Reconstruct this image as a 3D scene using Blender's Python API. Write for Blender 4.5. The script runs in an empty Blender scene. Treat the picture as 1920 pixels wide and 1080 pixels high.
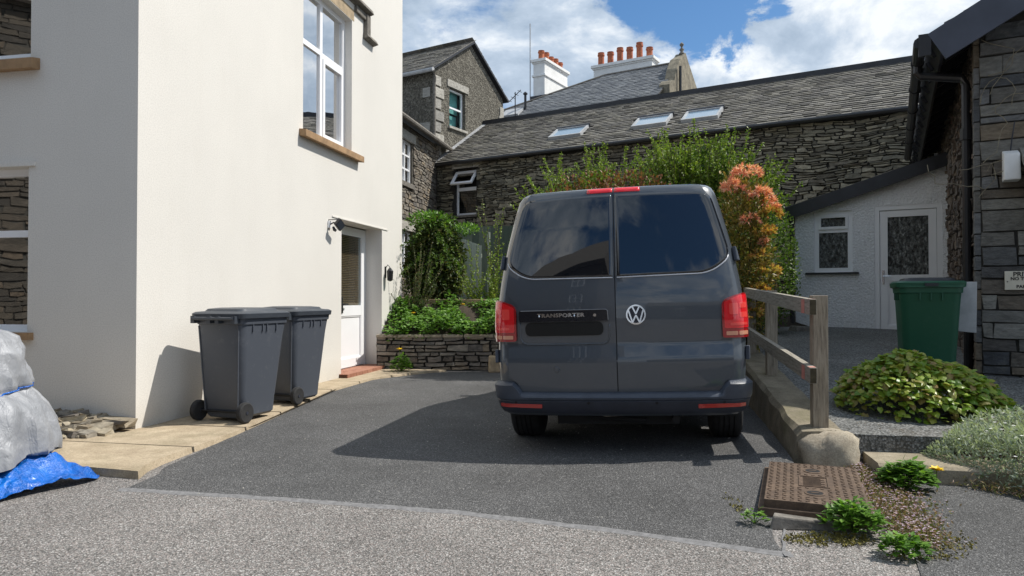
import bpy, math, random
from mathutils import Vector, Matrix, noise
R = math.radians
SC = bpy.context.scene
COL = SC.collection

# ------------------------------------------------------------ camera, sky, sun
HC = 1.22; FPX = 1332.0; AL = math.atan(19 / FPX)
cd = bpy.data.cameras.new('camera'); cam = bpy.data.objects.new('camera', cd); COL.objects.link(cam)
cd.sensor_width = 36; cd.lens = 36 * FPX / 1920; cd.clip_start = 0.05; cd.clip_end = 2000
cam.location = (0, 0, HC); cam.rotation_euler = (R(90) + AL, 0, 0)
SC.camera = cam
SUN_EL = R(53.0); SUN_AZ = math.atan2(0.991, 0.134)
SC.view_settings.view_transform = 'Standard'; SC.view_settings.look = 'None'
SC.view_settings.gamma = 1; SC.view_settings.use_curve_mapping = False
SC.view_settings.exposure = 0.5

def build_world():
    w = bpy.data.worlds.new('World'); SC.world = w; w.use_nodes = True
    nt = w.node_tree; N = nt.nodes; L = nt.links
    for n in list(N): N.remove(n)
    out = N.new('ShaderNodeOutputWorld'); bg = N.new('ShaderNodeBackground'); bg.inputs[1].default_value = 0.108
    L.new(bg.outputs[0], out.inputs[0])
    sky = N.new('ShaderNodeTexSky'); sky.sky_type = 'NISHITA'; sky.sun_disc = False
    sky.sun_elevation = SUN_EL; sky.sun_rotation = SUN_AZ; sky.air_density = 1.0; sky.dust_density = 0.6; sky.ozone_density = 2.2
    tc = N.new('ShaderNodeTexCoord')
    sep = N.new('ShaderNodeSeparateXYZ'); L.new(tc.outputs['Generated'], sep.inputs[0])
    def mth(op, a, b=None, c=None, cl=False):
        n = N.new('ShaderNodeMath'); n.operation = op; n.use_clamp = cl
        for i, v in enumerate((a, b, c)):
            if v is None: continue
            if hasattr(v, 'default_value') or hasattr(v, 'is_linked'): L.new(v, n.inputs[i])
            else: n.inputs[i].default_value = v
        return n.outputs[0]
    zz = mth('ADD', mth('MAXIMUM', sep.outputs[2], 0.0), 0.38)
    cx = mth('DIVIDE', sep.outputs[0], zz); cy = mth('DIVIDE', sep.outputs[1], zz)
    cb = N.new('ShaderNodeCombineXYZ'); L.new(cx, cb.inputs[0]); L.new(cy, cb.inputs[1]); cb.inputs[2].default_value = 3.1
    def nz(sc, det, rough, off=0, dist=0.0):
        mp = N.new('ShaderNodeMapping'); L.new(cb.outputs[0], mp.inputs[0]); mp.inputs['Location'].default_value = (off, off * .7, off)
        n = N.new('ShaderNodeTexNoise'); L.new(mp.outputs[0], n.inputs['Vector'])
        n.inputs['Scale'].default_value = sc; n.inputs['Detail'].default_value = det
        n.inputs['Roughness'].default_value = rough; n.inputs['Distortion'].default_value = dist
        return n.outputs[0]
    cover = nz(3.6, 10, .58, 0.0, .15); shade = nz(4.2, 9, .60, 7.3, .3)
    warp = nz(7.0, 8, .65, 3.0, .3)
    # clear blue holes: directions where the cover thins
    holes = None
    for (x, y, rad, amt) in [(1260, -20, .075, .26), (1200, 5, .045, .14), (1345, 0, .04, .16), (1468, 20, .02, .28), (1455, -5, .03, .18), (1395, 145, .035, .20), (1300, 60, .03, .10), (900, 30, .05, .08), (1365, -60, .05, .12), (760, 20, .05, .05)]:
        v = Vector(((x - 960) / FPX, 1, (540 - y) / FPX + AL)).normalized()
        dn = N.new('ShaderNodeVectorMath'); dn.operation = 'DISTANCE'; L.new(tc.outputs['Generated'], dn.inputs[0]); dn.inputs[1].default_value = v
        h = mth('MULTIPLY', mth('SUBTRACT', 1.0, mth('DIVIDE', mth('ADD', dn.outputs['Value'], mth('MULTIPLY', mth('SUBTRACT', warp, .5), rad * 3.2)), rad * 1.6), None, True), amt)
        holes = h if holes is None else mth('ADD', holes, h)
    for (v, rad, amt) in ((Vector((-.2, -1, .75)), .55, .17), (Vector((.35, -1, .8)), .45, .13)):
        dn = N.new('ShaderNodeVectorMath'); dn.operation = 'DISTANCE'; L.new(tc.outputs['Generated'], dn.inputs[0]); dn.inputs[1].default_value = v.normalized()
        holes = mth('ADD', holes, mth('MULTIPLY', mth('SUBTRACT', 1.3, mth('DIVIDE', dn.outputs['Value'], rad), None, True), amt))
    cv = mth('SUBTRACT', mth('ADD', cover, 0.175), holes)
    mr = N.new('ShaderNodeMapRange'); mr.interpolation_type = 'SMOOTHSTEP'; L.new(cv, mr.inputs[0])
    mr.inputs[1].default_value = .44; mr.inputs[2].default_value = .60
    ramp = N.new('ShaderNodeValToRGB'); L.new(shade, ramp.inputs[0])
    e = ramp.color_ramp.elements
    e[0].position = .36; e[0].color = (2.3, 3.0, 3.9, 1); e[1].position = .62; e[1].color = (6.4, 6.7, 7.0, 1)
    m = ramp.color_ramp.elements.new(.5); m.color = (3.7, 4.4, 5.3, 1)
    mix = N.new('ShaderNodeMix'); mix.data_type = 'RGBA'; L.new(mr.outputs[0], mix.inputs[0])
    hs = N.new('ShaderNodeHueSaturation'); hs.inputs['Saturation'].default_value = 1.25; hs.inputs['Value'].default_value = .85; L.new(sky.outputs[0], hs.inputs['Color'])
    L.new(hs.outputs[0], mix.inputs[6]); L.new(ramp.outputs[0], mix.inputs[7])
    L.new(mix.outputs[2], bg.inputs[0])
build_world()
sd = bpy.data.lights.new('sun', 'SUN'); sd.energy = 3.6; sd.angle = R(0.5); sd.color = (1, .95, .87)
sun = bpy.data.objects.new('sun', sd); COL.objects.link(sun)
sv = Vector((math.cos(SUN_EL) * math.sin(SUN_AZ), math.cos(SUN_EL) * math.cos(SUN_AZ), math.sin(SUN_EL)))
sun.rotation_euler = sv.to_track_quat('Z', 'Y').to_euler(); sun.location = (20, 5, 30)

# ------------------------------------------------------------ helpers
def ray(x, y):
    u = (x - 960) / FPX; v = (540 - y) / FPX
    return (u, math.cos(AL) - v * math.sin(AL), math.sin(AL) + v * math.cos(AL))
def pz(x, y, z=0.0):
    r = ray(x, y); k = (z - HC) / r[2]; return (r[0] * k, r[1] * k, z)
def pd(x, y, d):
    r = ray(x, y); k = d / r[1]; return (r[0] * k, d, HC + r[2] * k)

class MB:
    def __init__(s): s.v = []; s.f = []; s.m = []; s.T = None
    def vert(s, p):
        p = Vector(p)
        if s.T is not None: p = s.T @ p
        s.v.append(tuple(p)); return len(s.v) - 1
    def face(s, pts, mi=0):
        s.f.append([s.vert(p) for p in pts]); s.m.append(mi)
    def fi(s, idx, mi=0): s.f.append(list(idx)); s.m.append(mi)
    def box(s, x0, x1, y0, y1, z0, z1, mi=0, b=0.0):
        s.hexa([(x0, y0, z0), (x1, y0, z0), (x1, y1, z0), (x0, y1, z0), (x0, y0, z1), (x1, y0, z1), (x1, y1, z1), (x0, y1, z1)], mi)
    def hexa(s, p, mi=0):
        i = [s.vert(q) for q in p]
        for q in ((3, 2, 1, 0), (4, 5, 6, 7), (0, 1, 5, 4), (1, 2, 6, 5), (2, 3, 7, 6), (3, 0, 4, 7)): s.fi([i[k] for k in q], mi)
    def bar(s, a, b, w, h, mi=0, up=(0, 0, 1)):
        a = Vector(a); b = Vector(b); d = (b - a).normalized(); u = Vector(up)
        if abs(d.dot(u)) > .95: u = Vector((1, 0, 0))
        r = d.cross(u).normalized(); u = r.cross(d)
        r *= w / 2; u *= h / 2
        s.hexa([a - r - u, a + r - u, b + r - u, b - r - u, a - r + u, a + r + u, b + r + u, b - r + u], mi)
    def tube(s, pts, r, n=8, mi=0, caps=True):
        pts = [Vector(p) for p in pts]; rings = []
        for k, p in enumerate(pts):
            d = (pts[min(k + 1, len(pts) - 1)] - pts[max(k - 1, 0)]).normalized()
            u = Vector((0, 0, 1)) if abs(d.z) < .9 else Vector((1, 0, 0))
            a = d.cross(u).normalized(); b = a.cross(d)
            rr = r[k] if isinstance(r, (list, tuple)) else r
            rings.append([s.vert(p + (a * math.cos(t) + b * math.sin(t)) * rr) for t in [2 * math.pi * i / n for i in range(n)]])
        for k in range(len(rings) - 1):
            for i in range(n): s.fi([rings[k][i], rings[k][(i + 1) % n], rings[k + 1][(i + 1) % n], rings[k + 1][i]], mi)
        if caps: s.fi(rings[0][::-1], mi); s.fi(rings[-1], mi)
    def lathe(s, prof, c, axis='z', n=20, mi=0):
        rings = []
        for (r, t) in prof:
            ring = []
            for i in range(n):
                a = 2 * math.pi * i / n; u = r * math.cos(a); w = r * math.sin(a)
                p = (u, w, t) if axis == 'z' else ((t, u, w) if axis == 'x' else (u, t, w))
                ring.append(s.vert(Vector(c) + Vector(p)))
            rings.append(ring)
        for k in range(len(rings) - 1):
            for i in range(n): s.fi([rings[k][i], rings[k][(i + 1) % n], rings[k + 1][(i + 1) % n], rings[k + 1][i]], mi)
        s.fi(rings[0][::-1], mi); s.fi(rings[-1], mi)
    def prism(s, poly, f0, f1, mi=0):
        n = len(poly); a = [s.vert(f0(*p)) for p in poly]; b = [s.vert(f1(*p)) for p in poly]
        s.fi(a, mi); s.fi(b[::-1], mi)
        for i in range(n): s.fi([a[i], b[i], b[(i + 1) % n], a[(i + 1) % n]], mi)
    def grid(s, nu, nv, fn, mi=0):
        idx = [[s.vert(fn(i / nu, j / nv)) for j in range(nv + 1)] for i in range(nu + 1)]
        for i in range(nu):
            for j in range(nv): s.fi([idx[i][j], idx[i + 1][j], idx[i + 1][j + 1], idx[i][j + 1]], mi)
    def build(s, name, mats, parent=None, smooth=False, bevel=0, sub=0, weld=False, solid=0):
        me = bpy.data.meshes.new(name); me.from_pydata(s.v, [], s.f)
        if not isinstance(mats, (list, tuple)): mats = [mats]
        for m in mats: me.materials.append(m)
        me.polygons.foreach_set('material_index', s.m)
        if weld or bevel:
            import bmesh
            bm = bmesh.new(); bm.from_mesh(me); bmesh.ops.remove_doubles(bm, verts=bm.verts, dist=1e-5)
            bmesh.ops.recalc_face_normals(bm, faces=bm.faces)
            if bevel:
                bmesh.ops.bevel(bm, geom=[e for e in bm.edges if len(e.link_faces) == 2 and e.calc_face_angle(0) > .5], offset=bevel, segments=2, affect='EDGES', profile=.6)
            bm.to_mesh(me); bm.free()
        if smooth: me.polygons.foreach_set('use_smooth', [True] * len(me.polygons))
        me.update()
        o = bpy.data.objects.new(name, me); COL.objects.link(o)
        if parent is not None: o.parent = parent
        if solid:
            md = o.modifiers.new('t', 'SOLIDIFY'); md.thickness = solid
        if smooth == 2:
            md = o.modifiers.new('e', 'EDGE_SPLIT'); md.split_angle = R(35)
        return o

def tag(o, label=None, cat=None, group=None, kind=None):
    if label: o['label'] = label
    if cat: o['category'] = cat
    if group: o['group'] = group
    if kind: o['kind'] = kind
    return o
def thing(name, label, cat, loc=(0, 0, 0), rz=0, group=None, rx=0, ry=0):
    o = bpy.data.objects.new(name, None); COL.objects.link(o); o.empty_display_size = .2
    o.location = loc; o.rotation_euler = (rx, ry, rz)
    return tag(o, label, cat, group)

# ------------------------------------------------------------ materials
class NT:
    def __init__(s, name):
        s.mat = bpy.data.materials.new(name); s.mat.use_nodes = True
        s.nt = s.mat.node_tree; s.N = s.nt.nodes; s.L = s.nt.links
        s.b = s.N['Principled BSDF']; s.tc = s.N.new('ShaderNodeTexCoord'); s.out = s.N['Material Output']
    def link(s, a, b): s.L.new(a, b)
    def mapping(s, scale=(1, 1, 1), src='Object', rot=(0, 0, 0)):
        m = s.N.new('ShaderNodeMapping'); m.inputs['Scale'].default_value = scale; m.inputs['Rotation'].default_value = rot
        s.link(s.tc.outputs[src], m.inputs[0]); return m.outputs[0]
    def noise(s, sc, det=4, rough=.6, vec=None, dist=0):
        n = s.N.new('ShaderNodeTexNoise'); n.inputs['Scale'].default_value = sc; n.inputs['Detail'].default_value = det
        n.inputs['Roughness'].default_value = rough; n.inputs['Distortion'].default_value = dist
        s.link(vec if vec else s.tc.outputs['Object'], n.inputs['Vector']); return n.outputs[0]
    def voro(s, sc, feat='F1', out='Distance', vec=None, rnd=1):
        n = s.N.new('ShaderNodeTexVoronoi'); n.feature = feat; n.inputs['Scale'].default_value = sc; n.inputs['Randomness'].default_value = rnd
        s.link(vec if vec else s.tc.outputs['Object'], n.inputs['Vector']); return n.outputs[out]
    def ramp(s, fac, stops, interp='LINEAR'):
        n = s.N.new('ShaderNodeValToRGB'); n.color_ramp.interpolation = interp; e = n.color_ramp.elements
        for i, (p, c) in enumerate(stops):
            if len(c) == 3: c = (*c, 1)
            if i < 2: e[i].position = p; e[i].color = c
            else: x = e.new(p); x.color = c
        s.link(fac, n.inputs[0]); return n.outputs[0]
    def mix(s, fac, a, b, mode='MIX'):
        n = s.N.new('ShaderNodeMix'); n.data_type = 'RGBA'; n.blend_type = mode
        for i, v in ((0, fac), (6, a), (7, b)):
            if hasattr(v, 'is_linked'): s.link(v, n.inputs[i])
            else: n.inputs[i].default_value = v if i == 0 else (*v[:3], 1)
        return n.outputs[2]
    def math(s, op, a, b=0.0, cl=False):
        n = s.N.new('ShaderNodeMath'); n.operation = op; n.use_clamp = cl
        for i, v in ((0, a), (1, b)):
            if hasattr(v, 'is_linked'): s.link(v, n.inputs[i])
            else: n.inputs[i].default_value = v
        return n.outputs[0]
    def island(s): return s.N.new('ShaderNodeNewGeometry').outputs['Random Per Island']
    def objrand(s): return s.N.new('ShaderNodeObjectInfo').outputs['Random']
    def color(s, v):
        if hasattr(v, 'is_linked'): s.link(v, s.b.inputs['Base Color'])
        else: s.b.inputs['Base Color'].default_value = (*v[:3], 1)
    def set(s, **k):
        for n, v in k.items():
            i = s.b.inputs[n.replace('_', ' ')]
            if hasattr(v, 'is_linked'): s.link(v, i)
            else: i.default_value = v
    def bump(s, h, st=.5, dist=.01, prev=None):
        n = s.N.new('ShaderNodeBump'); n.inputs['Strength'].default_value = st; n.inputs['Distance'].default_value = dist
        s.link(h, n.inputs['Height'])
        if prev: s.link(prev, n.inputs['Normal'])
        s.link(n.outputs[0], s.b.inputs['Normal']); return n.outputs[0]

def m_plain(name, col, rough=.6, var=.12, nsc=6, bump=.0, bsc=60, **k):
    t = NT(name); a = tuple(c * (1 - var) for c in col); b = tuple(min(1, c * (1 + var)) for c in col)
    t.color(t.ramp(t.noise(nsc, 6, .65), [(.3, a), (.7, b)])); t.set(Roughness=rough, **k)
    if bump: t.bump(t.noise(bsc, 4, .6), bump, .004)
    return t.mat

def m_stucco(name, col, bsc=55, bst=.5, dirt=(.55, .5, .42), dist=.006, dirt_amt=.5):
    t = NT(name)
    c = t.ramp(t.noise(.7, 6, .6), [(.3, tuple(x * .93 for x in col)), (.7, col)])
    fine = t.ramp(t.noise(bsc * 1.4, 2, .6), [(.35, (.86, .86, .86)), (.6, (1, 1, 1))])
    c = t.mix(1.0, c, fine, 'MULTIPLY')
    streak = t.ramp(t.noise(1.0, 7, .7, t.mapping((5.0, 5.0, .8))), [(.5, (0, 0, 0)), (.78, (1, 1, 1))])
    sep = t.N.new('ShaderNodeSeparateXYZ'); t.link(t.tc.outputs['Object'], sep.inputs[0])
    low = t.math('SUBTRACT', 1.0, t.math('DIVIDE', sep.outputs[2], .35), True)
    lown = t.math('MULTIPLY', low, t.noise(5, 5, .7))
    f = t.math('ADD', t.math('MULTIPLY', streak, .08 * dirt_amt), t.math('MULTIPLY', lown, .9 * dirt_amt), True)
    c = t.mix(f, c, tuple(a * b for a, b in zip(col, dirt)))
    t.color(c); t.set(Roughness=.9)
    h = t.math('ADD', t.noise(bsc, 3, .55), t.math('MULTIPLY', t.noise(bsc * .2, 3, .6), .8))
    t.bump(h, bst, dist)
    return t.mat

def m_stone(name, cols, lich=(.34, .33, .27), lamt=.5, bsc=28, rough=.88, bst=.8):
    t = NT(name); n = len(cols)
    c = t.ramp(t.island(), [((i + .5) / n, k) for i, k in enumerate(cols)])
    v = t.ramp(t.noise(9, 8, .72, t.mapping((1, 1, 2.2))), [(.3, (.55, .55, .55)), (.7, (1.35, 1.35, 1.35))])
    c = t.mix(1.0, c, v, 'MULTIPLY')
    l = t.ramp(t.noise(4.2, 8, .75), [(.56, (0, 0, 0)), (.72, (1, 1, 1))])
    c = t.mix(t.math('MULTIPLY', l, lamt), c, lich)
    t.color(c); t.set(Roughness=rough)
    h = t.math('ADD', t.noise(bsc, 7, .7, t.mapping((1, 1, 2.5))), t.math('MULTIPLY', t.voro(bsc * .7, vec=t.mapping((1, 1, 2.5))), .5))
    t.bump(h, bst, .012)
    return t.mat

def m_leaf(name, cols, rough=.5, trans=.35, extra=None):
    t = NT(name); n = len(cols)
    c = t.ramp(t.island(), [((i + .5) / n, k) for i, k in enumerate(cols)])
    t.color(c); t.set(Roughness=rough)
    tr = t.N.new('ShaderNodeBsdfTranslucent'); mx = t.N.new('ShaderNodeMixShader'); mx.inputs[0].default_value = trans
    t.link(t.mix(1.0, c, (1.0, 1.1, .6), 'MULTIPLY'), tr.inputs[0]); t.link(t.b.outputs[0], mx.inputs[1]); t.link(tr.outputs[0], mx.inputs[2]); t.link(mx.outputs[0], t.out.inputs[0])
    return t.mat

def m_glass(name, ior=1.5, tint=(.9, .93, .92), wav=0.0):
    t = NT(name)
    tr = t.N.new('ShaderNodeBsdfTransparent'); tr.inputs[0].default_value = (*tint, 1)
    gl = t.N.new('ShaderNodeBsdfGlossy'); gl.inputs['Roughness'].default_value = .015
    fr = t.N.new('ShaderNodeFresnel'); fr.inputs[0].default_value = ior
    mx = t.N.new('ShaderNodeMixShader'); t.link(fr.outputs[0], mx.inputs[0]); t.link(tr.outputs[0], mx.inputs[1]); t.link(gl.outputs[0], mx.inputs[2]); t.link(mx.outputs[0], t.out.inputs[0])
    if wav:
        b = t.N.new('ShaderNodeBump'); b.inputs['Strength'].default_value = wav; b.inputs['Distance'].default_value = .01
        t.link(t.noise(1.2, 2, .5), b.inputs['Height']); t.link(b.outputs[0], gl.inputs['Normal']); t.link(b.outputs[0], fr.inputs['Normal'])
    return t.mat

M = {}
M['render'] = m_stucco('cream_render', (.77, .745, .695), bsc=60, bst=.3, dist=.003, dirt_amt=.8)
M['roughcast'] = m_stucco('white_roughcast', (.91, .92, .94), bsc=28, bst=1.0, dist=.03, dirt=(.5, .5, .45), dirt_amt=.6)
M['pebble'] = NT('pebbledash')
def _p():
    t = M['pebble']; c = t.ramp(t.voro(26, out='Color'), [(.1, (.06, .054, .044)), (.5, (.125, .115, .092)), (.9, (.25, .235, .195))])
    c2 = t.mix(t.math('MULTIPLY', t.ramp(t.noise(.9, 6, .7), [(.4, (0, 0, 0)), (.7, (1, 1, 1))]), .5), c, (.075, .068, .052))
    t.color(c2); t.set(Roughness=.95); t.bump(t.voro(26), 1, .02); M['pebble'] = t.mat
_p()
M['slate_wall'] = m_stone('slate_rubble', [(0.112, 0.100, 0.075), (0.237, 0.219, 0.163), (0.163, 0.144, 0.112), (0.325, 0.294, 0.219), (0.213, 0.188, 0.131), (0.375, 0.338, 0.250), (0.175, 0.163, 0.125)], lich=(.26, .24, .16), lamt=.4)
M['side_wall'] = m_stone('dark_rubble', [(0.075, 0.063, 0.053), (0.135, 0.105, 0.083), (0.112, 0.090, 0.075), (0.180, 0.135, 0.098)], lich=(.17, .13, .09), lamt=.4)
M['block_wall'] = m_stone('slate_blocks', [(0.084, 0.088, 0.092), (0.168, 0.168, 0.164), (0.126, 0.119, 0.105), (0.238, 0.231, 0.203), (0.070, 0.073, 0.078), (0.182, 0.147, 0.105)], lich=(.30, .29, .24), lamt=.5, bsc=22, bst=1)
M['garden_wall'] = m_stone('garden_wall_stone', [(.13, .11, .09), (.24, .21, .17), (.17, .15, .13), (.30, .27, .22), (.12, .11, .10), (.26, .21, .15)], lich=(.42, .38, .3), lamt=.4)
M['quoin'] = m_stone('limestone', [(.36, .345, .31), (.45, .43, .38), (.30, .29, .265)], lich=(.5, .48, .42), lamt=.6)
M['dark_mortar'] = m_plain('dark_mortar', (.028, .026, .022), .95, .3, 12)
M['mortar'] = m_plain('mortar', (.09, .08, .065), .95, .3, 12, .5)
M['roof_slate'] = m_stone('roof_slate', [(.11, .105, .095), (.19, .18, .16), (.15, .14, .13), (.25, .235, .20), (.17, .16, .135)], lich=(.26, .25, .18), lamt=.45, bsc=18, rough=.7, bst=.35)
M['roof_slate_blue'] = m_stone('blue_slate', [(.12, .13, .145), (.16, .17, .185), (.14, .15, .16), (.20, .21, .22)], lich=(.25, .26, .22), lamt=.3, bsc=18, rough=.6, bst=.3)
M['sandstone'] = m_plain('sandstone', (.34, .215, .115), .85, .3, 7, .5, 50)
M['lintel'] = m_plain('weathered_sandstone', (.40, .31, .2), .85, .3, 9, .6, 50)
M['hood_stone'] = m_plain('hood_stone', (.17, .155, .135), .9, .5, 14, .8, 40)
M['brick'] = NT('red_brick')
def _b():
    t = M['brick']; t.color(t.ramp(t.noise(9, 6, .7), [(.3, (.22, .085, .05)), (.7, (.42, .21, .14))])); t.set(Roughness=.9); t.bump(t.noise(40, 4), .6, .006); M['brick'] = t.mat
_b()
M['upvc'] = m_plain('white_upvc', (.88, .89, .91), .25, .02, 4)
M['white_paint'] = m_plain('white_masonry_paint', (.78, .78, .76), .7, .1, 3, .3, 30)
M['black_plastic'] = m_plain('black_gutter', (.018, .018, .02), .35, .25, 8)
M['black_wood'] = m_plain('black_painted_timber', (.022, .024, .030), .45, .3, 5, .2, 30)
M['slate_paint'] = m_plain('blue_black_barge', (.055, .062, .085), .38, .2, 3, .15, 30)
M['lead'] = m_plain('lead_flashing', (.42, .43, .44), .55, .2, 7, .3, 12)
M['chimney_pot'] = m_plain('terracotta', (.42, .13, .06), .8, .3, 9, .3)
M['glass'] = m_glass('window_glass', 1.5); M['glass_low'] = m_glass('thin_glass', 1.06); M['glass_wavy'] = m_glass('old_window_glass', 1.62, wav=.35)
M['dark_room'] = m_plain('dark_interior', (.02, .02, .022), .9, .2)
M['dim_room'] = m_plain('dim_interior', (.06, .06, .065), .9, .2)
M['curtain'] = m_plain('curtain', (.32, .3, .27), .9, .3, 5)
M['teal_blind'] = m_plain('teal_blind', (.16, .42, .42), .7, .2, 3)
M['blind_wood'] = m_plain('wooden_blind', (.46, .33, .22), .55, .25, 30)
M['chrome'] = NT('chrome').mat; M['chrome'].node_tree.nodes['Principled BSDF'].inputs['Metallic'].default_value = 1
M['chrome'].node_tree.nodes['Principled BSDF'].inputs['Base Color'].default_value = (.75, .76, .78, 1); M['chrome'].node_tree.nodes['Principled BSDF'].inputs['Roughness'].default_value = .14
def _sky():
    t = NT('rooflight_glass'); t.color((.22, .32, .42)); t.set(Roughness=.05, IOR=2.6); return t.mat
M['rooflight'] = _sky()
def _obs():
    t = NT('obscured_glass'); t.color(t.ramp(t.noise(26, 4, .7, t.mapping((1, 1, .55))), [(.42, (.012, .014, .014)), (.6, (.14, .15, .145)), (.7, (.4, .41, .4))])); t.set(Roughness=.2)
    t.bump(t.noise(34, 3, .6, t.mapping((1, 1, .6))), 1, .02); return t.mat
M['obscured'] = _obs()
def _paint():
    t = NT('van_paint')
    d = t.ramp(t.noise(3.0, 8, .7), [(.45, (0, 0, 0)), (.8, (1, 1, 1))])
    c = t.mix(t.math('MULTIPLY', d, .16), (.054, .066, .082), (.14, .14, .13))
    t.color(c); t.set(Roughness=t.math('ADD', .25, t.math('MULTIPLY', t.noise(5, 6, .7), .12)), Coat_Weight=1.0, Coat_Roughness=.015, IOR=1.5)
    return t.mat
M['van_paint'] = _paint()
M['van_glass'] = NT('privacy_glass')
def _vg():
    t = M['van_glass']; t.color((.008, .010, .014)); sp = t.ramp(t.noise(2.3, 8, .75), [(.5, (.01, .01, .01)), (.85, (.06, .06, .06))]); t.set(Roughness=sp, IOR=1.85); M['van_glass'] = t.mat
_vg()
M['bumper_plastic'] = m_plain('bumper_plastic', (.055, .066, .088), .42, .2, 5, .1, 200)
M['bumper_dark'] = m_plain('bumper_dark', (.030, .034, .048), .5, .25, 5, .15, 200)
M['black_gloss'] = m_plain('black_gloss', (.010, .011, .016), .18, .1)
M['seal'] = m_plain('rubber_seal', (.008, .008, .009), .7, .1)
M['tyre'] = m_plain('tyre_rubber', (.022, .022, .023), .85, .35, 20, .3, 80)
M['rim'] = m_plain('wheel_silver', (.25, .25, .26), .35, .2, 9, Metallic=.8)
M['plate_black'] = m_plain('plate_black', (.003, .003, .003), .6, .1)
def _red(name, c, em=0):
    t = NT(name); t.color(c); t.set(Roughness=.12, Coat_Weight=1.0, IOR=1.5)
    t.bump(t.noise(1, 1), .0); return t.mat
M['tail_red'] = _red('tail_red', (.8, .01, .018)); M['tail_dark'] = _red('tail_dark_red', (.35, .004, .008)); M['tail_bright'] = _red('tail_bright_red', (.95, .07, .06))
M['tail_amber'] = _red('tail_amber', (.75, .33, .2)); M['reflector'] = _red('reflector_red', (.5, .05, .04))
def _bin(name, c, c2):
    t = NT(name); d = t.ramp(t.noise(11, 7, .75), [(.55, (0, 0, 0)), (.78, (1, 1, 1))])
    sc = t.ramp(t.voro(9, out='Distance'), [(.0, (1, 1, 1)), (.07, (0, 0, 0))])
    f = t.math('ADD', t.math('MULTIPLY', d, .4), t.math('MULTIPLY', sc, .8), True)
    t.color(t.mix(f, c, c2)); t.set(Roughness=.48); t.bump(t.noise(180, 2), .15, .002); return t.mat
M['bin_grey'] = _bin('bin_grey', (.075, .085, .105), (.2, .21, .22)); M['bin_lid'] = _bin('bin_lid_grey', (.045, .053, .066), (.22, .23, .24))
M['bin_green'] = _bin('bin_green', (.010, .085, .045), (.05, .13, .08)); M['bin_black'] = _bin('bin_black', (.02, .022, .026), (.16, .16, .16))
def _wood():
    t = NT('weathered_timber'); g = t.noise(5, 8, .7, t.mapping((14, 14, 1.2)))
    c = t.ramp(g, [(.3, (.15, .12, .085)), (.5, (.31, .26, .195)), (.75, (.46, .40, .31))]); t.color(c); t.set(Roughness=.85); t.bump(g, .6, .006); return t.mat
M['wood'] = _wood()
def _woodh():
    t = NT('weathered_rail'); g = t.noise(5, 8, .7, t.mapping((14, 1.0, 14)))
    c = t.ramp(g, [(.3, (.14, .125, .10)), (.5, (.29, .265, .22)), (.75, (.42, .39, .33))]); t.color(c); t.set(Roughness=.85); t.bump(g, .6, .006); return t.mat
M['wood_rail'] = _woodh()
M['pink_paint'] = m_plain('faded_red_paint', (.55, .22, .18), .8, .2, 20)
M['end_grain'] = m_plain('end_grain', (.07, .055, .03), .9, .4, 30)
M['sleeper'] = m_plain('sleeper_timber', (.34, .25, .15), .85, .3, 8, .5)
M['fence_green'] = NT('grey_green_boards')
def _fg():
    t = M['fence_green']; t.color(t.ramp(t.island(), [(.2, (.075, .105, .08)), (.8, (.13, .165, .125))])); t.set(Roughness=.85); t.bump(t.noise(9, 6, .7, t.mapping((8, 8, .6))), .4, .006); M['fence_green'] = t.mat
    t = NT('pale_green_boards'); t.color(t.ramp(t.island(), [(.2, (.38, .44, .38)), (.8, (.52, .57, .5))])); t.set(Roughness=.85); M['fence_pale'] = t.mat
_fg()
def _rust():
    t = NT('rusty_iron'); c = t.ramp(t.noise(14, 8, .75), [(.25, (.055, .038, .028)), (.5, (.115, .078, .054)), (.75, (.20, .14, .095))]); t.color(c); t.set(Roughness=.8, Metallic=.15); t.bump(t.noise(120, 3), .4, .003); return t.mat
M['rust'] = _rust()
def _tarp():
    t = NT('silver_tarpaulin'); v = t.voro(5, 'DISTANCE_TO_EDGE', vec=t.mapping((1, 1, .6)))
    c = t.ramp(t.noise(3, 7, .7), [(.3, (.22, .23, .25)), (.7, (.36, .37, .39))]); t.color(c); t.set(Roughness=t.math('ADD', .46, t.math('MULTIPLY', t.noise(9, 5), .2)), Metallic=.2)
    wv = t.math('ADD', t.math('ABSOLUTE', t.math('SUBTRACT', t.noise(4, 3, .5, t.mapping((2, 2, .8)), .6), .5)), t.math('MULTIPLY', t.math('ABSOLUTE', t.math('SUBTRACT', t.noise(13, 4, .6, t.mapping((1.5, 1.5, .8)), .8), .5)), .4)); t.bump(wv, .55, .045); return t.mat
M['tarp'] = _tarp()
def _btarp():
    t = NT('blue_tarpaulin'); c = t.ramp(t.noise(5, 5, .6), [(.3, (.0, .07, .34)), (.7, (.005, .15, .60))]); t.color(c); t.set(Roughness=.25, IOR=1.55)
    t.bump(t.noise(7, 6, .65, dist=1.0), 1, .04); return t.mat
M['blue_tarp'] = _btarp()

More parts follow.
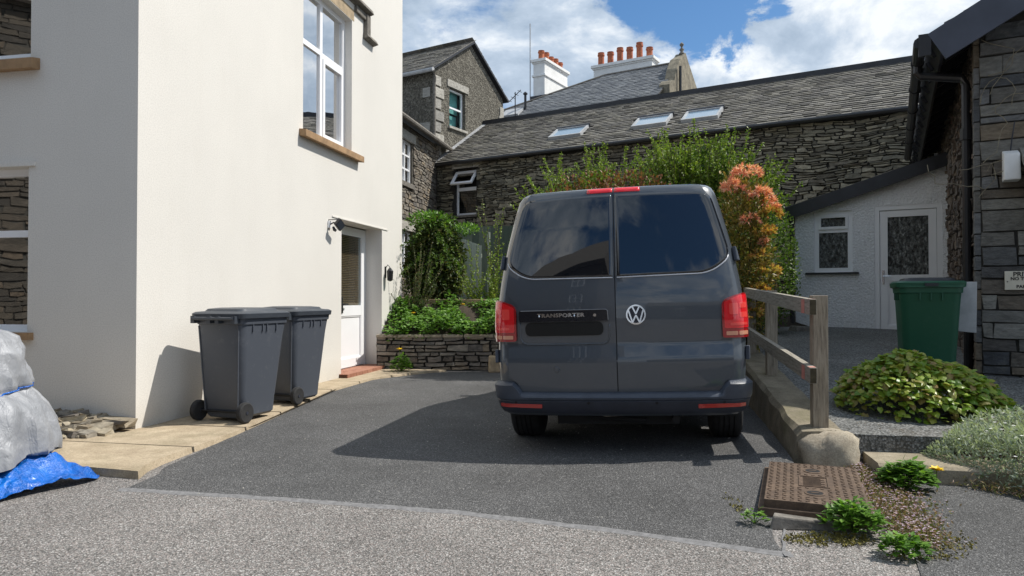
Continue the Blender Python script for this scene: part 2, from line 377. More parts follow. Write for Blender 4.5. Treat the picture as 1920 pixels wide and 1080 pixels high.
def m_aggregate(name, stops, sc, big=None, rough=.9, bst=.7, spark=0, stain=None):
    t = NT(name)
    c = t.ramp(t.voro(sc, out='Color'), stops)
    n = t.N.new('ShaderNodeSeparateColor'); t.link(t.voro(sc, out='Color'), n.inputs[0])
    c = t.ramp(n.outputs[0], stops)
    gap = t.ramp(t.voro(sc), [(.35, (1, 1, 1)), (.75, (.42, .41, .40))]); c = t.mix(1.0, c, gap, 'MULTIPLY')
    c2 = t.ramp(t.voro(sc * .43, out='Distance'), [(.2, (1.25, 1.22, 1.18)), (.7, (.85, .85, .85))]); c = t.mix(.4, c, c2, 'MULTIPLY')
    if big: c = t.mix(1.0, c, t.ramp(t.noise(.9, 7, .65), [(.3, (big[0],) * 3), (.7, (big[1],) * 3)]), 'MULTIPLY')
    if stain: c = t.mix(t.math('MULTIPLY', t.ramp(t.noise(2.3, 7, .7), [(.55, (0, 0, 0)), (.72, (1, 1, 1))]), .45), c, stain)
    if spark:
        sp = t.ramp(t.voro(31), [(.05, (1, 1, 1)), (.09, (0, 0, 0))]); c = t.mix(t.math('MULTIPLY', sp, spark), c, (.5, .5, .48))
    t.color(c); t.set(Roughness=rough)
    t.bump(t.math('ADD', t.voro(sc), t.noise(sc * .3, 4)), bst, .008)
    return t.mat
M['old_asphalt'] = m_aggregate('old_asphalt', [(.05, (.13, .125, .12)), (.3, (.23, .222, .212)), (.55, (.295, .285, .272)), (.8, (.32, .275, .258)), (.97, (.52, .51, .495))], 130, (.78, 1.2))
M['tarmac'] = m_aggregate('dark_tarmac', [(.05, (.055, .056, .058)), (.5, (.108, .109, .111)), (.88, (.15, .15, .152)), (.98, (.30, .30, .30))], 150, (.72, 1.25), spark=.3, rough=.8)
M['path'] = m_aggregate('path_asphalt', [(.05, (.09, .095, .09)), (.5, (.19, .195, .19)), (.95, (.31, .315, .31))], 70, (.7, 1.2), stain=(.10, .08, .055))
M['seal_strip'] = m_plain('tar_strip', (.185, .183, .185), .8, .35, 30, .4)
def _conc(name, a, b, moss=.35):
    t = NT(name); c = t.ramp(t.noise(5, 9, .72), [(.3, a), (.7, b)])
    c = t.mix(t.math('MULTIPLY', t.ramp(t.noise(1.9, 7, .7), [(.52, (0, 0, 0)), (.7, (1, 1, 1))]), moss), c, (.14, .13, .065))
    sp = t.ramp(t.noise(90, 2), [(.35, (.8, .8, .8)), (.6, (1.1, 1.1, 1.1))]); c = t.mix(1.0, c, sp, 'MULTIPLY')
    t.color(c); t.set(Roughness=.92); t.bump(t.noise(50, 5, .7), .5, .006); return t.mat
M['slabs'] = _conc('paving_concrete', (.30, .235, .155), (.50, .41, .29)); M['kerb'] = _conc('old_concrete', (.20, .165, .115), (.40, .345, .255), .4)
M['kerb_dark'] = _conc('mossy_kerb', (.13, .11, .075), (.30, .26, .19), .75)
M['boulder'] = _conc('boulder', (.22, .18, .13), (.46, .41, .32), .2)
M['soil'] = m_plain('soil', (.045, .033, .022), .95, .4, 8, 1, 40)
M['litter'] = m_plain('dry_litter', (.13, .095, .06), .95, .5, 30, 1, 60)
M['bark'] = m_plain('bark', (.07, .055, .04), .9, .3, 12, .5)
M['twig'] = m_plain('twig', (.12, .10, .055), .9, .3, 12)
G = lambda *c: [tuple(x) for x in c]
M['leaf_bright'] = m_leaf('bright_leaves', G((.07, .17, .015), (.13, .28, .03), (.10, .22, .02), (.20, .36, .05)))
M['leaf_mid'] = m_leaf('mid_leaves', G((.04, .09, .012), (.10, .18, .025), (.17, .25, .04), (.07, .13, .02)))
M['leaf_dark'] = m_leaf('dark_leaves', G((.025, .055, .012), (.06, .10, .022), (.11, .15, .035), (.04, .07, .016), (.13, .12, .035)))
M['leaf_shoot'] = m_leaf('shoot_leaves', G((.12, .20, .02), (.22, .32, .035), (.32, .40, .07), (.15, .25, .03)))
M['leaf_rust'] = m_leaf('rust_leaves', G((.14, .05, .02), (.26, .10, .05), (.18, .13, .03), (.32, .13, .07)))
M['leaf_coral'] = m_leaf('coral_leaves', G((.82, .30, .20), (.92, .48, .34), (.88, .38, .25), (.95, .60, .44)))
M['leaf_gold'] = m_leaf('gold_leaves', G((.62, .36, .07), (.72, .52, .14), (.5, .42, .08), (.66, .26, .09)))
M['leaf_olive'] = m_leaf('olive_pieris', G((.14, .15, .03), (.26, .18, .05), (.08, .13, .02), (.36, .24, .06)))
M['leaf_epi'] = m_leaf('epimedium_leaves', G((.13, .26, .02), (.25, .37, .04), (.34, .42, .05), (.38, .38, .07), (.20, .34, .03), (.34, .24, .08)), rough=.4)
M['leaf_silver'] = m_leaf('silver_leaves', G((.30, .36, .27), (.42, .48, .38), (.36, .40, .26), (.5, .54, .46)), rough=.8)
M['petal_white'] = m_plain('white_petal', (.85, .85, .82), .6, .03); M['petal_yellow'] = m_plain('yellow_petal', (.85, .6, .02), .5, .1)
M['petal_pink'] = m_leaf('pink_petals', G((.50, .34, .50), (.60, .46, .60), (.40, .22, .22), (.6, .52, .58)))
M['trailing'] = m_leaf('trailing_leaves', G((.16, .17, .05), (.24, .13, .09), (.12, .15, .04), (.34, .22, .16)))
M['moss'] = m_plain('moss', (.16, .14, .03), .95, .5, 20, 1, 60)

# ------------------------------------------------------------ builders
def wall_plane(m, P, s0, s1, z0, z1, holes, rev=.2, mi=0):
    """plane with rectangular holes and reveals; P(s,z,o) maps, o outward"""
    ss = sorted({s0, s1, *[h[0] for h in holes], *[h[1] for h in holes]}); zs = sorted({z0, z1, *[h[2] for h in holes], *[h[3] for h in holes]})
    for a, b in zip(ss, ss[1:]):
        for c, d in zip(zs, zs[1:]):
            ms, mz = (a + b) / 2, (c + d) / 2
            if any(h[0] < ms < h[1] and h[2] < mz < h[3] for h in holes): continue
            m.face([P(a, c, 0), P(b, c, 0), P(b, d, 0), P(a, d, 0)], mi)
    for h in holes:
        a, b, c, d = h[:4]; r = -(h[4] if len(h) > 4 else rev)
        m.face([P(a, c, 0), P(a, c, r), P(a, d, r), P(a, d, 0)], mi); m.face([P(b, c, 0), P(b, d, 0), P(b, d, r), P(b, c, r)], mi)
        m.face([P(a, c, 0), P(b, c, 0), P(b, c, r), P(a, c, r)], mi); m.face([P(a, d, 0), P(a, d, r), P(b, d, r), P(b, d, 0)], mi)

def stones(m, P, s0, s1, z0, z1, holes, hr, wr, proud=.03, joint=.008, seed=1, keep=None, wave=.05, jit=.3, mi=0, inset=.35):
    rnd = random.Random(seed); z = z0
    while z < z1:
        hh = rnd.uniform(*hr); s = s0 - rnd.random() * wr[0]
        while s < s1:
            w = rnd.uniform(*wr) * (1.3 if rnd.random() < .15 else 1)
            parts = [(z, z + hh)]
            if hh > hr[0] * 1.7 and rnd.random() < .35: q = rnd.uniform(.35, .65); parts = [(z, z + hh * q), (z + hh * q, z + hh)]
            for (a, b) in parts:
                ca, cb = max(s, s0), min(s + w, s1)
                cz = (a + b) / 2; cs = (ca + cb) / 2
                if cb - ca < .02: continue
                bad = False
                for h in holes:
                    if ca < h[1] and cb > h[0] and b > h[2] and a < h[3]:
                        if cs < h[0]: cb = min(cb, h[0])
                        elif cs > h[1]: ca = max(ca, h[1])
                        else: bad = True
                if bad or cb - ca < .03: continue
                if keep and not (keep(ca, cz) and keep(cb, cz) and keep(cs, b)): continue
                def W(ss, zz): return zz + wave * (noise.noise(Vector((ss * .9, zz * 1.3, seed * 3.1))) + .5 * noise.noise(Vector((ss * 3, zz * 3, seed))))
                j = joint / 2; jj = (b - a) * jit
                pr = proud * rnd.uniform(.3, 1.0)
                r = lambda k=1: rnd.uniform(-1, 1) * jj * k * .5
                base = [(ca + j, a + j), (cb - j, a + j), (cb - j, b - j), (ca + j, b - j)]
                base = [(x + r(), max(z0, W(x, y) + r(.6))) for x, y in base]
                # middle points on long edges for irregular outlines
                mb = (cs + r(2), W(cs, a + j) - abs(r(.5))); mt = (cs + r(2), W(cs, b - j) + r(.7))
                o6 = [base[0], mb, base[1], base[2], mt, base[3]]
                cx = sum(q[0] for q in o6) / 6; cy = sum(q[1] for q in o6) / 6
                ins = min(.3, inset * .02 / max(.02, (b - a)) * 1.6)
                i6 = [(cx + (x - cx) * (1 - ins * (b - a) / (cb - ca)), cy + (y - cy) * (1 - ins)) for x, y in o6]
                A = [m.vert(P(x, y, -.012)) for x, y in o6]; B = [m.vert(P(x, y, pr * (1 + rnd.uniform(-.25, .25)))) for x, y in i6]
                for k in range(6): m.fi([A[k], A[(k + 1) % 6], B[(k + 1) % 6], B[k]], mi)
                m.fi([B[0], B[1], B[4], B[5]], mi); m.fi([B[1], B[2], B[3], B[4]], mi)
            s += w
        z += hh

def slates(m, P, s0, s1, t0, t1, wr, ex, seed=1, keep=None, th=.012, mi=0):
    rnd = random.Random(seed); t = t0; row = 0
    while t < t1:
        e = ex * rnd.uniform(.92, 1.08); s = s0 - rnd.random() * wr[1]
        while s < s1:
            w = rnd.uniform(*wr); a, b = max(s, s0) + .003, min(s + w, s1) - .003
            s += w
            if b - a < .03: continue
            if keep and not keep((a + b) / 2, t + e / 2): continue
            d = rnd.uniform(-.1, .1) * ex; l = th * rnd.uniform(1.0, 2.0)
            p = [P(a, t + d, .0), P(b, t + d, .0), P(b, t + e * 1.25, -.004), P(a, t + e * 1.25, -.004), P(a, t + d, l + .008), P(b, t + d + rnd.uniform(-.06, .06) * ex, l + .008), P(b, t + e * 1.25, .004), P(a, t + e * 1.25, .004)]
            m.hexa(p, mi)
        t += e; row += 1

def leaf(m, p, d, up, L, W, mi=0, fold=.25):
    p = Vector(p); d = Vector(d).normalized(); r = d.cross(Vector(up))
    if r.length < 1e-3: r = d.cross(Vector((1, 0, 0)))
    r.normalize(); n = r.cross(d)
    a = m.vert(p); b = m.vert(p + d * L * .45 + r * W + n * W * fold); c = m.vert(p + d * L); e = m.vert(p + d * L * .45 - r * W + n * W * fold); mm = m.vert(p + d * L * .5)
    m.fi([a, b, mm], mi); m.fi([b, c, mm], mi); m.fi([a, mm, e], mi); m.fi([mm, c, e], mi)
def rv(rnd): 
    while True:
        v = Vector((rnd.uniform(-1, 1), rnd.uniform(-1, 1), rnd.uniform(-1, 1)))
        if .05 < v.length < 1: return v.normalized()

def frame_rect(m, P, a, b, c, d, w, o0, o1, mi=0):
    """picture frame of bar width w between outward offsets o0..o1"""
    def bx(s0, s1, z0, z1): m.hexa([P(s0, z0, o0), P(s1, z0, o0), P(s1, z0, o1), P(s0, z0, o1), P(s0, z1, o0), P(s1, z1, o0), P(s1, z1, o1), P(s0, z1, o1)], mi)
    bx(a, a + w, c, d); bx(b - w, b, c, d); bx(a + w, b - w, c, c + w); bx(a + w, b - w, d - w, d)
def pbox(m, P, a, b, c, d, o0, o1, mi=0):
    m.hexa([P(a, c, o0), P(b, c, o0), P(b, c, o1), P(a, c, o1), P(a, d, o0), P(b, d, o0), P(b, d, o1), P(a, d, o1)], mi)

def window(parent, P, a, b, c, d, rec, muls=(), trans=(), fw=.055, mat='upvc', glass='glass', room='dark_room', depth=.5, extra=None, sashes=()):
    m = MB(); frame_rect(m, P, a, b, c, d, fw, -rec - .06, -rec)
    for (x, z0, z1) in muls: pbox(m, P, x - fw * .5, x + fw * .5, z0, z1, -rec - .058, -rec - .002)
    for (z, x0, x1) in trans: pbox(m, P, x0, x1, z - fw * .5, z + fw * .5, -rec - .056, -rec - .004)
    for (x0, x1, z0, z1) in sashes: frame_rect(m, P, x0, x1, z0, z1, fw * .8, -rec - .03, -rec + .012)
    w = m.build('window', M[mat], parent)
    g = MB(); pbox(g, P, a + .01, b - .01, c + .01, d - .01, -rec - .036, -rec - .03); g.build('pane', M[glass], w)
    rm = MB(); e = -rec - depth; i = -rec - .065
    rm.face([P(a, c, e), P(b, c, e), P(b, d, e), P(a, d, e)]); rm.face([P(a, c, i), P(a, c, e), P(a, d, e), P(a, d, i)]); rm.face([P(b, c, i), P(b, c, e), P(b, d, e), P(b, d, i)])
    rm.face([P(a, c, i), P(b, c, i), P(b, c, e), P(a, c, e)]); rm.face([P(a, d, i), P(b, d, i), P(b, d, e), P(a, d, e)])
    rm.build('room_behind', M[room], w)
    if extra: extra(w, e)
    return w

TH = R(11.5); CT, ST = math.cos(TH), math.sin(TH)
PH = R(30.74); CP, SP = math.cos(PH), math.sin(PH)
def W2(org, th, x, y):   # local (x,y) of a frame to world
    c, s = math.cos(th), math.sin(th); return (org[0] + x * c + y * s, org[1] - x * s + y * c)
def shape_obj(name, label, cat, fn, mats, loc, rz=0, **k):
    m = MB(); fn(m); o = m.build(name, mats, None, **k); o.location = loc; o.rotation_euler = (0, 0, rz); return tag(o, label, cat)

# ============================================================ SETTING: ground
A = (-3.405, 6.442)
def ramp_h(x, y):
    t = max(0, min(1, (x + .4) / 2.4)); k = max(0, min(1, (y - 3.8) / 1.5)); return .055 * t * t * (3 - 2 * t) * k
def ground():
    m = MB(); m.face([(-60, -60, 0), (60, -60, 0), (60, 90, 0), (-60, 90, 0)])
    tag(m.build('ground', M['old_asphalt']), kind='structure')
    # the newer dark tarmac bay, wavy front edge
    front = [(-2.47, 4.545), (-1.4, 4.33), (-.335, 4.07), (.5, 3.76), (1.294, 3.40)]
    def fy(x):
        for a, b in zip(front, front[1:]):
            if x <= b[0]: 
                t = (x - a[0]) / (b[0] - a[0]); break
        else: t = 1; a, b = front[-2], front[-1]
        return a[1] + (b[1] - a[1]) * t + .012 * noise.noise(Vector((x * 5, 0, 0)))
    def left(y):
        pts = [(4.545, -2.47), (4.83, -2.40), (5.1, -2.50), (7.05, -2.43), (9.25, -2.36), (10.64, -2.07), (11.6, -1.30), (14, -1.3)]
        for a, b in zip(pts, pts[1:]):
            if y <= b[0]: return a[1] + (b[1] - a[1]) * max(0, (y - a[0]) / (b[0] - a[0]))
        return -1.3
    def rt(y): return 1.294 + .15 * max(0, min(1, (y - 3.4) / .4)) + max(0, y - 3.9) * .5 if y < 5.0 else 1.994 + (y - 5.0) * .22
    m = MB(); nu, nv = 34, 40
    def fn(u, v):
        # v from front to back, u from left to right
        yb = 12.2
        x0 = -2.47; x1 = 1.294
        xf = x0 + (x1 - x0) * u; yf = fy(xf)
        y = yf + (yb - yf) * v
        yl = y; xl = left(yl); xr = rt(y)
        x = xf * (1 - min(1, v * 14)) + (xl + (xr - xl) * u) * min(1, v * 14)
        return (x, y, .004 + ramp_h(x, y))
    m.grid(nu, nv, fn); tag(m.build('tarmac_bay', M['tarmac'], smooth=True), kind='structure')
    m = MB()
    n = 60; idx = []
    for i in range(n + 1):
        x = -2.5 + (1.33 + 2.5) * i / n; w = .017 + .012 * noise.noise(Vector((x * 6, 4, 0))); y = fy(max(-2.46, min(1.29, x)))
        idx.append((m.vert((x, y - w - .02 - .008 * noise.noise(Vector((x * 25, 1, 0))), .0006)), m.vert((x, y - .004, .0052)), m.vert((x, y + w + .010 * noise.noise(Vector((x * 18, 5, 0))), .0072))))
    for a, b in zip(idx, idx[1:]): m.fi([a[0], b[0], b[1], a[1]]); m.fi([a[1], b[1], b[2], a[2]])
    idx = []
    for i in range(14):
        y = 3.36 + .5 * i / 13; x = rt(y) + .005 + .01 * noise.noise(Vector((y * 9, 2, 0))); w = .03 - .02 * i / 13
        idx.append((m.vert((x - w * .5, y, .0065)), m.vert((x + .004, y, .0068))))
    for a, b in zip(idx, idx[1:]): m.fi([a[0], a[1], b[1], b[0]])
    tag(m.build('tarmac_joint', M['seal_strip'], smooth=True), kind='structure')
    m = MB()   # darker tarmac lane on the far right
    poly = [(1.50, 2.2), (6.5, 1.4), (7.5, 5.4), (3.1, 4.95), (2.55, 4.8), (2.35, 4.35), (2.0, 3.6), (1.78, 3.1)]
    m.face([(x, y, .006) for x, y in poly]); tag(m.build('side_lane', M['tarmac']), kind='structure')
ground()

def pavement():
    # concrete strip along the rendered house, local frame A
    m = MB(); rnd = random.Random(3)
    def edge(y):  # local x of tarmac edge
        pts = [(-1.42, 1.2), (-1.17, 1.09), (0, .98), (.8, .85), (2.96, .49), (4.38, .49), (5.4, .98), (5.75, 1.3)]
        for a, b in zip(pts, pts[1:]):
            if y <= b[0]: return a[1] + (b[1] - a[1]) * (y - a[0]) / (b[0] - a[0])
        return 1.3
    ys = [-1.45, -.62, .28, 1.15, 2.05, 2.95, 3.85, 4.7, 5.68]
    for a, b in zip(ys, ys[1:]):
        n = 4; g = .012
        for k in range(n):
            y0 = a + g + (b - a - 2 * g) * k / n; y1 = a + g + (b - a - 2 * g) * (k + 1) / n
            l = -3.2 if a < -.1 else .0
            if a < 0 < b and False: l = 0
            h = .035 + .02 * max(0, (-y0) / 1.5)
            yl = y0 + (.36 if k == 0 and a < -1.3 else 0); zl = y1 + (.36 * 0 if a < -1.3 else 0)
            if a < -1.3 and k < 2: yl = y0 + .42 - .2 * k; zl = y1 + .22 - .2 * k
            m.hexa([(l, yl, -.02), (edge(y0), y0, -.02), (edge(y1), y1, -.02), (l, zl, -.02), (l, yl, h), (edge(y0) - .015, y0 + .01 * (k == 0), h), (edge(y1) - .015, y1, h), (l, zl, h)])
    o = m.build('pavement', M['slabs']); o.location = (A[0], A[1], 0); o.rotation_euler = (0, 0, -TH); tag(o, kind='structure')
    m = MB(); m.face([(-3.2, -.95, .02), (1.1, -1.38, .02), (.9, .5, .02), (.42, 3.5, .02), (.45, 4.4, .02), (1.1, 5.68, .02), (0, 5.68, .02), (0, 0, .02), (-3.2, 0, .02)])
    o = m.build('pavement_joints', M['soil']); o.location = (A[0], A[1], 0); o.rotation_euler = (0, 0, -TH); tag(o, kind='structure')
pavement()

# raised footpath on the right, local frame aligned with the van bay: origin at near kerb corner
KO = (2.07, 5.22)
def path_z(y): return .24 + max(0, y) * .066
def footpath():
    m = MB()
    def fn(u, v):
        y = 0 + 10.5 * v; x = .20 + 4.2 * u
        y0 = y + (.02 * noise.noise(Vector((x * 3, 1, 0))) if v == 0 else 0)
        return (x, y0, path_z(y) + .008 * noise.noise(Vector((x * 2, y * 2, 3))))
    m.grid(24, 50, fn)
    n = 24      # front riser
    for i in range(n):
        a = .20 + 4.2 * i / n; b = .20 + 4.2 * (i + 1) / n
        m.face([(a, -.012 + .02 * noise.noise(Vector((a * 3, 1, 0))), .0), (b, -.012 + .02 * noise.noise(Vector((b * 3, 1, 0))), .0), fn((i + 1) / n, 0), fn(i / n, 0)])
    o = m.build('footpath', M['path'], smooth=False); o.location = (KO[0], KO[1], 0); o.rotation_euler = (0, 0, -TH); tag(o, kind='structure')
    # kerb wall beside the van
    m = MB(); rnd = random.Random(5)
    def prof(y, k):
        h = path_z(y); n1 = .02 * noise.noise(Vector((y * 4, k, 0))); n2 = .02 * noise.noise(Vector((y * 3, k, 5)))
        return [(-.02 + n1, -.02), (-.0 + n1, h * .5), (.015 + n2, h - .03), (.05 + n2, h + .008), (.16, h + .014 + n1 * .5), (.34 + n2, h + .006), (.36, h - .05)][k]
    def fk(u, v):
        k = round(v * 6); y = -.02 + 9.5 * u; p = prof(y, k); return (p[0], y, p[1])
    m.grid(90, 6, fk); i0 = []
    m.face([fk(0, k / 6) for k in range(7)][::-1])
    o = m.build('kerb', M['kerb_dark'], smooth=False); o.location = (KO[0], KO[1], 0); o.rotation_euler = (0, 0, -TH); tag(o, kind='structure')
    # lower step
    m = MB(); 
    def fs(u, v):
        x = .46 + 1.15 * u; k = round(v * 3)
        yf = -.40 - .07 * u + .015 * noise.noise(Vector((x * 4, 9, 0)))
        return [(x, yf, 0), (x, yf + .008, .10), (x, yf + .03, .118), (x, .0, .122)][k]
    m.grid(26, 3, fs); m.face([fs(1, k / 3) for k in range(4)] + [(1.61, 0, 0)]); m.face([fs(0, k / 3) for k in range(4)] + [(.46, 0, 0)])
    o = m.build('lower_step', M['kerb']); o.location = (KO[0], KO[1], 0); o.rotation_euler = (0, 0, -TH); tag(o, kind='structure')
footpath()

def terrain():
    # planted banks: behind the retaining wall, behind the van, and the bed by the right cottage
    m = MB()
    def fb(u, v):
        x = -2.2 + 8.2 * u; y = 12.05 + 9 * v
        z = .58 if v == 0 else min(1.12, .60 + .6 * (y - 12.05)) if y < 13 else 1.12 + .02 * (y - 13)
        if x > 1.2: z = min(z, .9 + .0 * y)
        return (x, y, z + .03 * noise.noise(Vector((x * 2, y * 2, 0))))
    m.grid(40, 50, fb); tag(m.build('raised_bed', M['soil'], smooth=True), kind='structure')
    m = MB()
    def fc(u, v):
        a = 2 * math.pi * u; r = v; x = 3.85 + 1.15 * r * math.cos(a); y = 5.45 + .95 * r * math.sin(a)
        return (x, y, .02 + .33 * (1 - r * r))
    m.grid(30, 8, fc); tag(m.build('side_bed', M['soil'], smooth=True), kind='structure')
terrain()

# ============================================================ RENDERED HOUSE (left)
def rendered_house():
    t = thing('rendered_house', 'tall cream rendered house with white framed windows, sunlit on its side wall', 'house', (A[0], A[1], 0), -TH)
    PS = lambda s, z, o: (o, s, z)            # side wall
    PF = lambda s, z, o: (s, -o, z)           # front wall
    WS = (3.075, 4.62, 3.47, 5.53, .12); DS = (4.27, 5.87, .05, 2.40, .3)
    WF1 = (-3.0, -1.16, 3.50, 5.6, .09); WF2 = (-3.0, -1.17, .90, 2.46, .12)
    m = MB()
    wall_plane(m, PS, 0, 6.85, -.1, 9.2, [WS, DS]); wall_plane(m, PF, -6.5, 0, -.1, 9.2, [WF1, WF2])
    m.face([(0, 6.85, -.1), (-6.5, 6.85, -.1), (-6.5, 6.85, 9.2), (0, 6.85, 9.2)]); m.face([(-6.5, 0, -.1), (-6.5, 6.85, -.1), (-6.5, 6.85, 9.2), (-6.5, 0, 9.2)])
    m.build('wall', M['render'], t)
    m = MB(); m.hexa([(-6.9, -.35, 9.2), (.35, -.35, 9.2), (.35, 7.2, 9.2), (-6.9, 7.2, 9.2), (-6.5, 3.2, 12.0), (0, 3.2, 12.0), (0, 3.6, 12.0), (-6.5, 3.6, 12.0)]); m.build('roof', M['roof_slate_blue'], t)
    # side window
    def curtains(w, e):
        c = MB(); 
        for k in range(26): 
            s = 4.30 + .30 * k / 26; c.face([(-.30 + .02 * math.sin(k * 1.9), s, 3.5), (-.30 + .02 * math.sin(k * 1.9 + 1.9), s + .0115, 3.5), (-.30 + .02 * math.sin(k * 1.9 + 1.9), s + .0115, 5.5), (-.30 + .02 * math.sin(k * 1.9), s, 5.5)])
        c.build('curtain', M['curtain'], w)
    window(t, PS, 3.075, 4.62, 3.47, 5.53, .12, muls=[(3.84, 3.52, 5.5)], trans=[(4.76, 3.15, 3.81), (4.74, 3.87, 4.58)], fw=.075, glass='glass_wavy', room='dim_room', depth=.9, extra=curtains, sashes=[(3.88, 4.545, 3.545, 4.70)])
    s = MB(); s.hexa([(.0, 2.97, 3.37), (.10, 2.97, 3.36), (.10, 4.88, 3.36), (.0, 4.88, 3.37), (.0, 2.97, 3.465), (.10, 2.97, 3.455), (.10, 4.88, 3.455), (.0, 4.88, 3.465)]); s.box(-.13, -.001, 3.08, 4.615, 3.40, 3.474); 
    s.build('window_sill', M['sandstone'], t, bevel=.008)
    s = MB(); s.box(-.13, .004, 3.0, 4.70, 5.535, 5.72); s.build('lintel', M['lintel'], t, bevel=.01)
    s = MB(); 
    s.hexa([(0, 2.0, 5.80), (.12, 2.0, 5.84), (.12, 5.22, 5.84), (0, 5.22, 5.80), (0, 2.0, 5.94), (.10, 2.0, 5.90), (.10, 5.22, 5.90), (0, 5.22, 5.94)])
    s.box(.0, .07, 5.06, 5.20, 5.48, 5.80); s.hexa([(0, 5.04, 5.40), (.10, 5.04, 5.43), (.10, 5.46, 5.43), (0, 5.46, 5.40), (0, 5.04, 5.50), (.07, 5.04, 5.49), (.07, 5.46, 5.49), (0, 5.46, 5.50)])
    s.box(0, .05, 4.7, 5.06, 5.70, 5.80)
    s.build('hood_mould', M['hood_stone'], t, bevel=.012)
    # front windows
    window(t, PF, -3.0, -1.16, 3.50, 5.6, .09, muls=[(-2.08, 3.55, 5.55)], trans=[(4.7, -2.95, -1.2)], fw=.065, glass='glass', room='dark_room')
    s = MB(); s.hexa([(-3.1, -.09, 3.36), (-1.055, -.09, 3.36), (-1.055, .1, 3.38), (-3.1, .1, 3.38), (-3.1, -.09, 3.46), (-1.055, -.09, 3.46), (-1.055, .1, 3.498), (-3.1, .1, 3.498)]); s.build('window_sill', M['sandstone'], t, bevel=.008)
    window(t, PF, -3.0, -1.17, .90, 2.46, .12, muls=[(-2.08, .95, 2.4)], trans=[(1.84, -2.95, -1.2)], fw=.065, glass='glass', room='dark_room')
    s = MB(); s.box(-3.15, -1.09, -.022, .0, 2.462, 2.505); s.build('lintel', M['render'], t)
    s = MB(); s.box(-3.1, -1.1, -.06, .05, .83, .897); s.build('window_sill', M['sandstone'], t)
    # door
    d = MB(); frame_rect(d, PS, 4.27, 5.87, .06, 2.38, .06, -.36, -.30); pbox(d, PS, 4.33, 4.62, .12, 2.32, -.35, -.31)
    dr = d.build('door_frame', M['upvc'], t)
    d = MB(); pbox(d, PS, 4.64, 4.80, .10, 2.33, -.345, -.285); pbox(d, PS, 5.66, 5.80, .10, 2.33, -.345, -.285); pbox(d, PS, 4.80, 5.66, 2.24, 2.33, -.345, -.285)
    pbox(d, PS, 4.80, 5.66, .93, 1.10, -.345, -.285); pbox(d, PS, 4.80, 5.66, .10, .24, -.345, -.285); pbox(d, PS, 4.80, 5.66, .24, .93, -.345, -.305)
    frame_rect(d, PS, 4.80, 5.66, .24, .93, .02, -.305, -.292)
    dd = d.build('door', M['upvc'], t, bevel=.004)
    g = MB(); pbox(g, PS, 4.80, 5.66, 1.10, 2.24, -.31, -.304); g.build('pane', M['glass_low'], dd)
    g = MB()
    for k in range(40):
        z = 1.11 + k * .0282; g.hexa([(-.335, 4.82, z + .004), (-.318, 4.82, z + .018), (-.318, 5.64, z + .018), (-.335, 5.64, z + .004), (-.337, 4.82, z + .006), (-.320, 4.82, z + .020), (-.320, 5.64, z + .020), (-.337, 5.64, z + .006)])
    g.build('blind', M['blind_wood'], dd)
    g = MB(); pbox(g, PS, 4.8, 5.66, 1.1, 2.24, -.40, -.39); g.build('room_behind', M['dark_room'], dd)
    g = MB(); g.box(-.285, -.272, 4.885, 4.925, .98, 1.24); g.tube([(-.27, 4.905, 1.12), (-.232, 4.905, 1.12), (-.23, 5.02, 1.12)], .010); g.tube([(-.27, 4.905, 1.03), (-.262, 4.905, 1.03)], .014); g.build('handle', M['black_plastic'], dd)
    g = MB()
    y = 4.2
    while y < 5.9:
        g.box(-.28, .14, y, min(5.93, y + .10), .0, .088, 0); y += .106
    g.box(-.28, .128, 4.2, 5.92, 0, .082, 1); g.build('doorstep', [M['brick'], M['mortar']], t)
    g = MB(); g.box(-.05, .012, 3.95, 6.12, 2.402, 2.42); g.build('door_drip', M['render'], t)
    g = MB(); g.box(-.01, .02, 5.93, 6.86, -.05, .74); g.build('plinth', M['render'], t)
rendered_house()

def rubble_heap():
    m = MB(); rnd = random.Random(8)
    for k in range(80):
        u = rnd.random(); x = -1.2 + 1.1 * u; y = -.04 - rnd.random() ** 1.4 * .42; z = .05 + (.42 + y) * .36 * (1 - abs(u - .55) * .9) * rnd.uniform(.5, 1)
        sx, sy, sz = rnd.uniform(.05, .17), rnd.uniform(.04, .11), rnd.uniform(.015, .045)
        m.T = Matrix.Translation((x, y, max(.04, z))) @ Matrix.Rotation(rnd.uniform(-.5, .5), 4, 'Z') @ Matrix.Rotation(rnd.uniform(-.35, .35), 4, 'X') @ Matrix.Rotation(rnd.uniform(-.3, .3), 4, 'Y')
        j = lambda: rnd.uniform(.7, 1.1)
        m.hexa([(-sx * j(), -sy * j(), -sz), (sx * j(), -sy * j(), -sz), (sx * j(), sy * j(), -sz), (-sx * j(), sy * j(), -sz), (-sx * j(), -sy * j(), sz * j()), (sx * j(), -sy * j(), sz * j()), (sx * j(), sy * j(), sz * j()), (-sx * j(), sy * j(), sz * j())])
    m.T = None
    for k in range(60):
        x = rnd.uniform(-1.2, -.1); y = -rnd.uniform(.02, .6); s = rnd.uniform(.008, .022)
        m.hexa([(x - s, y - s, .05), (x + s * .8, y - s, .05), (x + s, y + s, .05), (x - s, y + s * .7, .05), (x - s * .6, y - s * .5, .05 + s), (x + s * .5, y - s * .6, .05 + s), (x + s * .6, y + s, .05 + s * 1.2), (x - s, y + s * .7, .05 + s)])
    M['rubble'] = m_stone('rubble_stone', [(.20, .16, .11), (.34, .29, .21), (.22, .20, .17), (.44, .38, .27), (.17, .15, .13)], lich=(.5, .44, .33), lamt=.5)
    o = m.build('rubble_heap', M['rubble']); o.location = (A[0], A[1], 0); o.rotation_euler = (0, 0, -TH)
    tag(o, 'low heap of broken slate stones piled at the foot of the shaded cream wall', 'rubble')
rubble_heap()

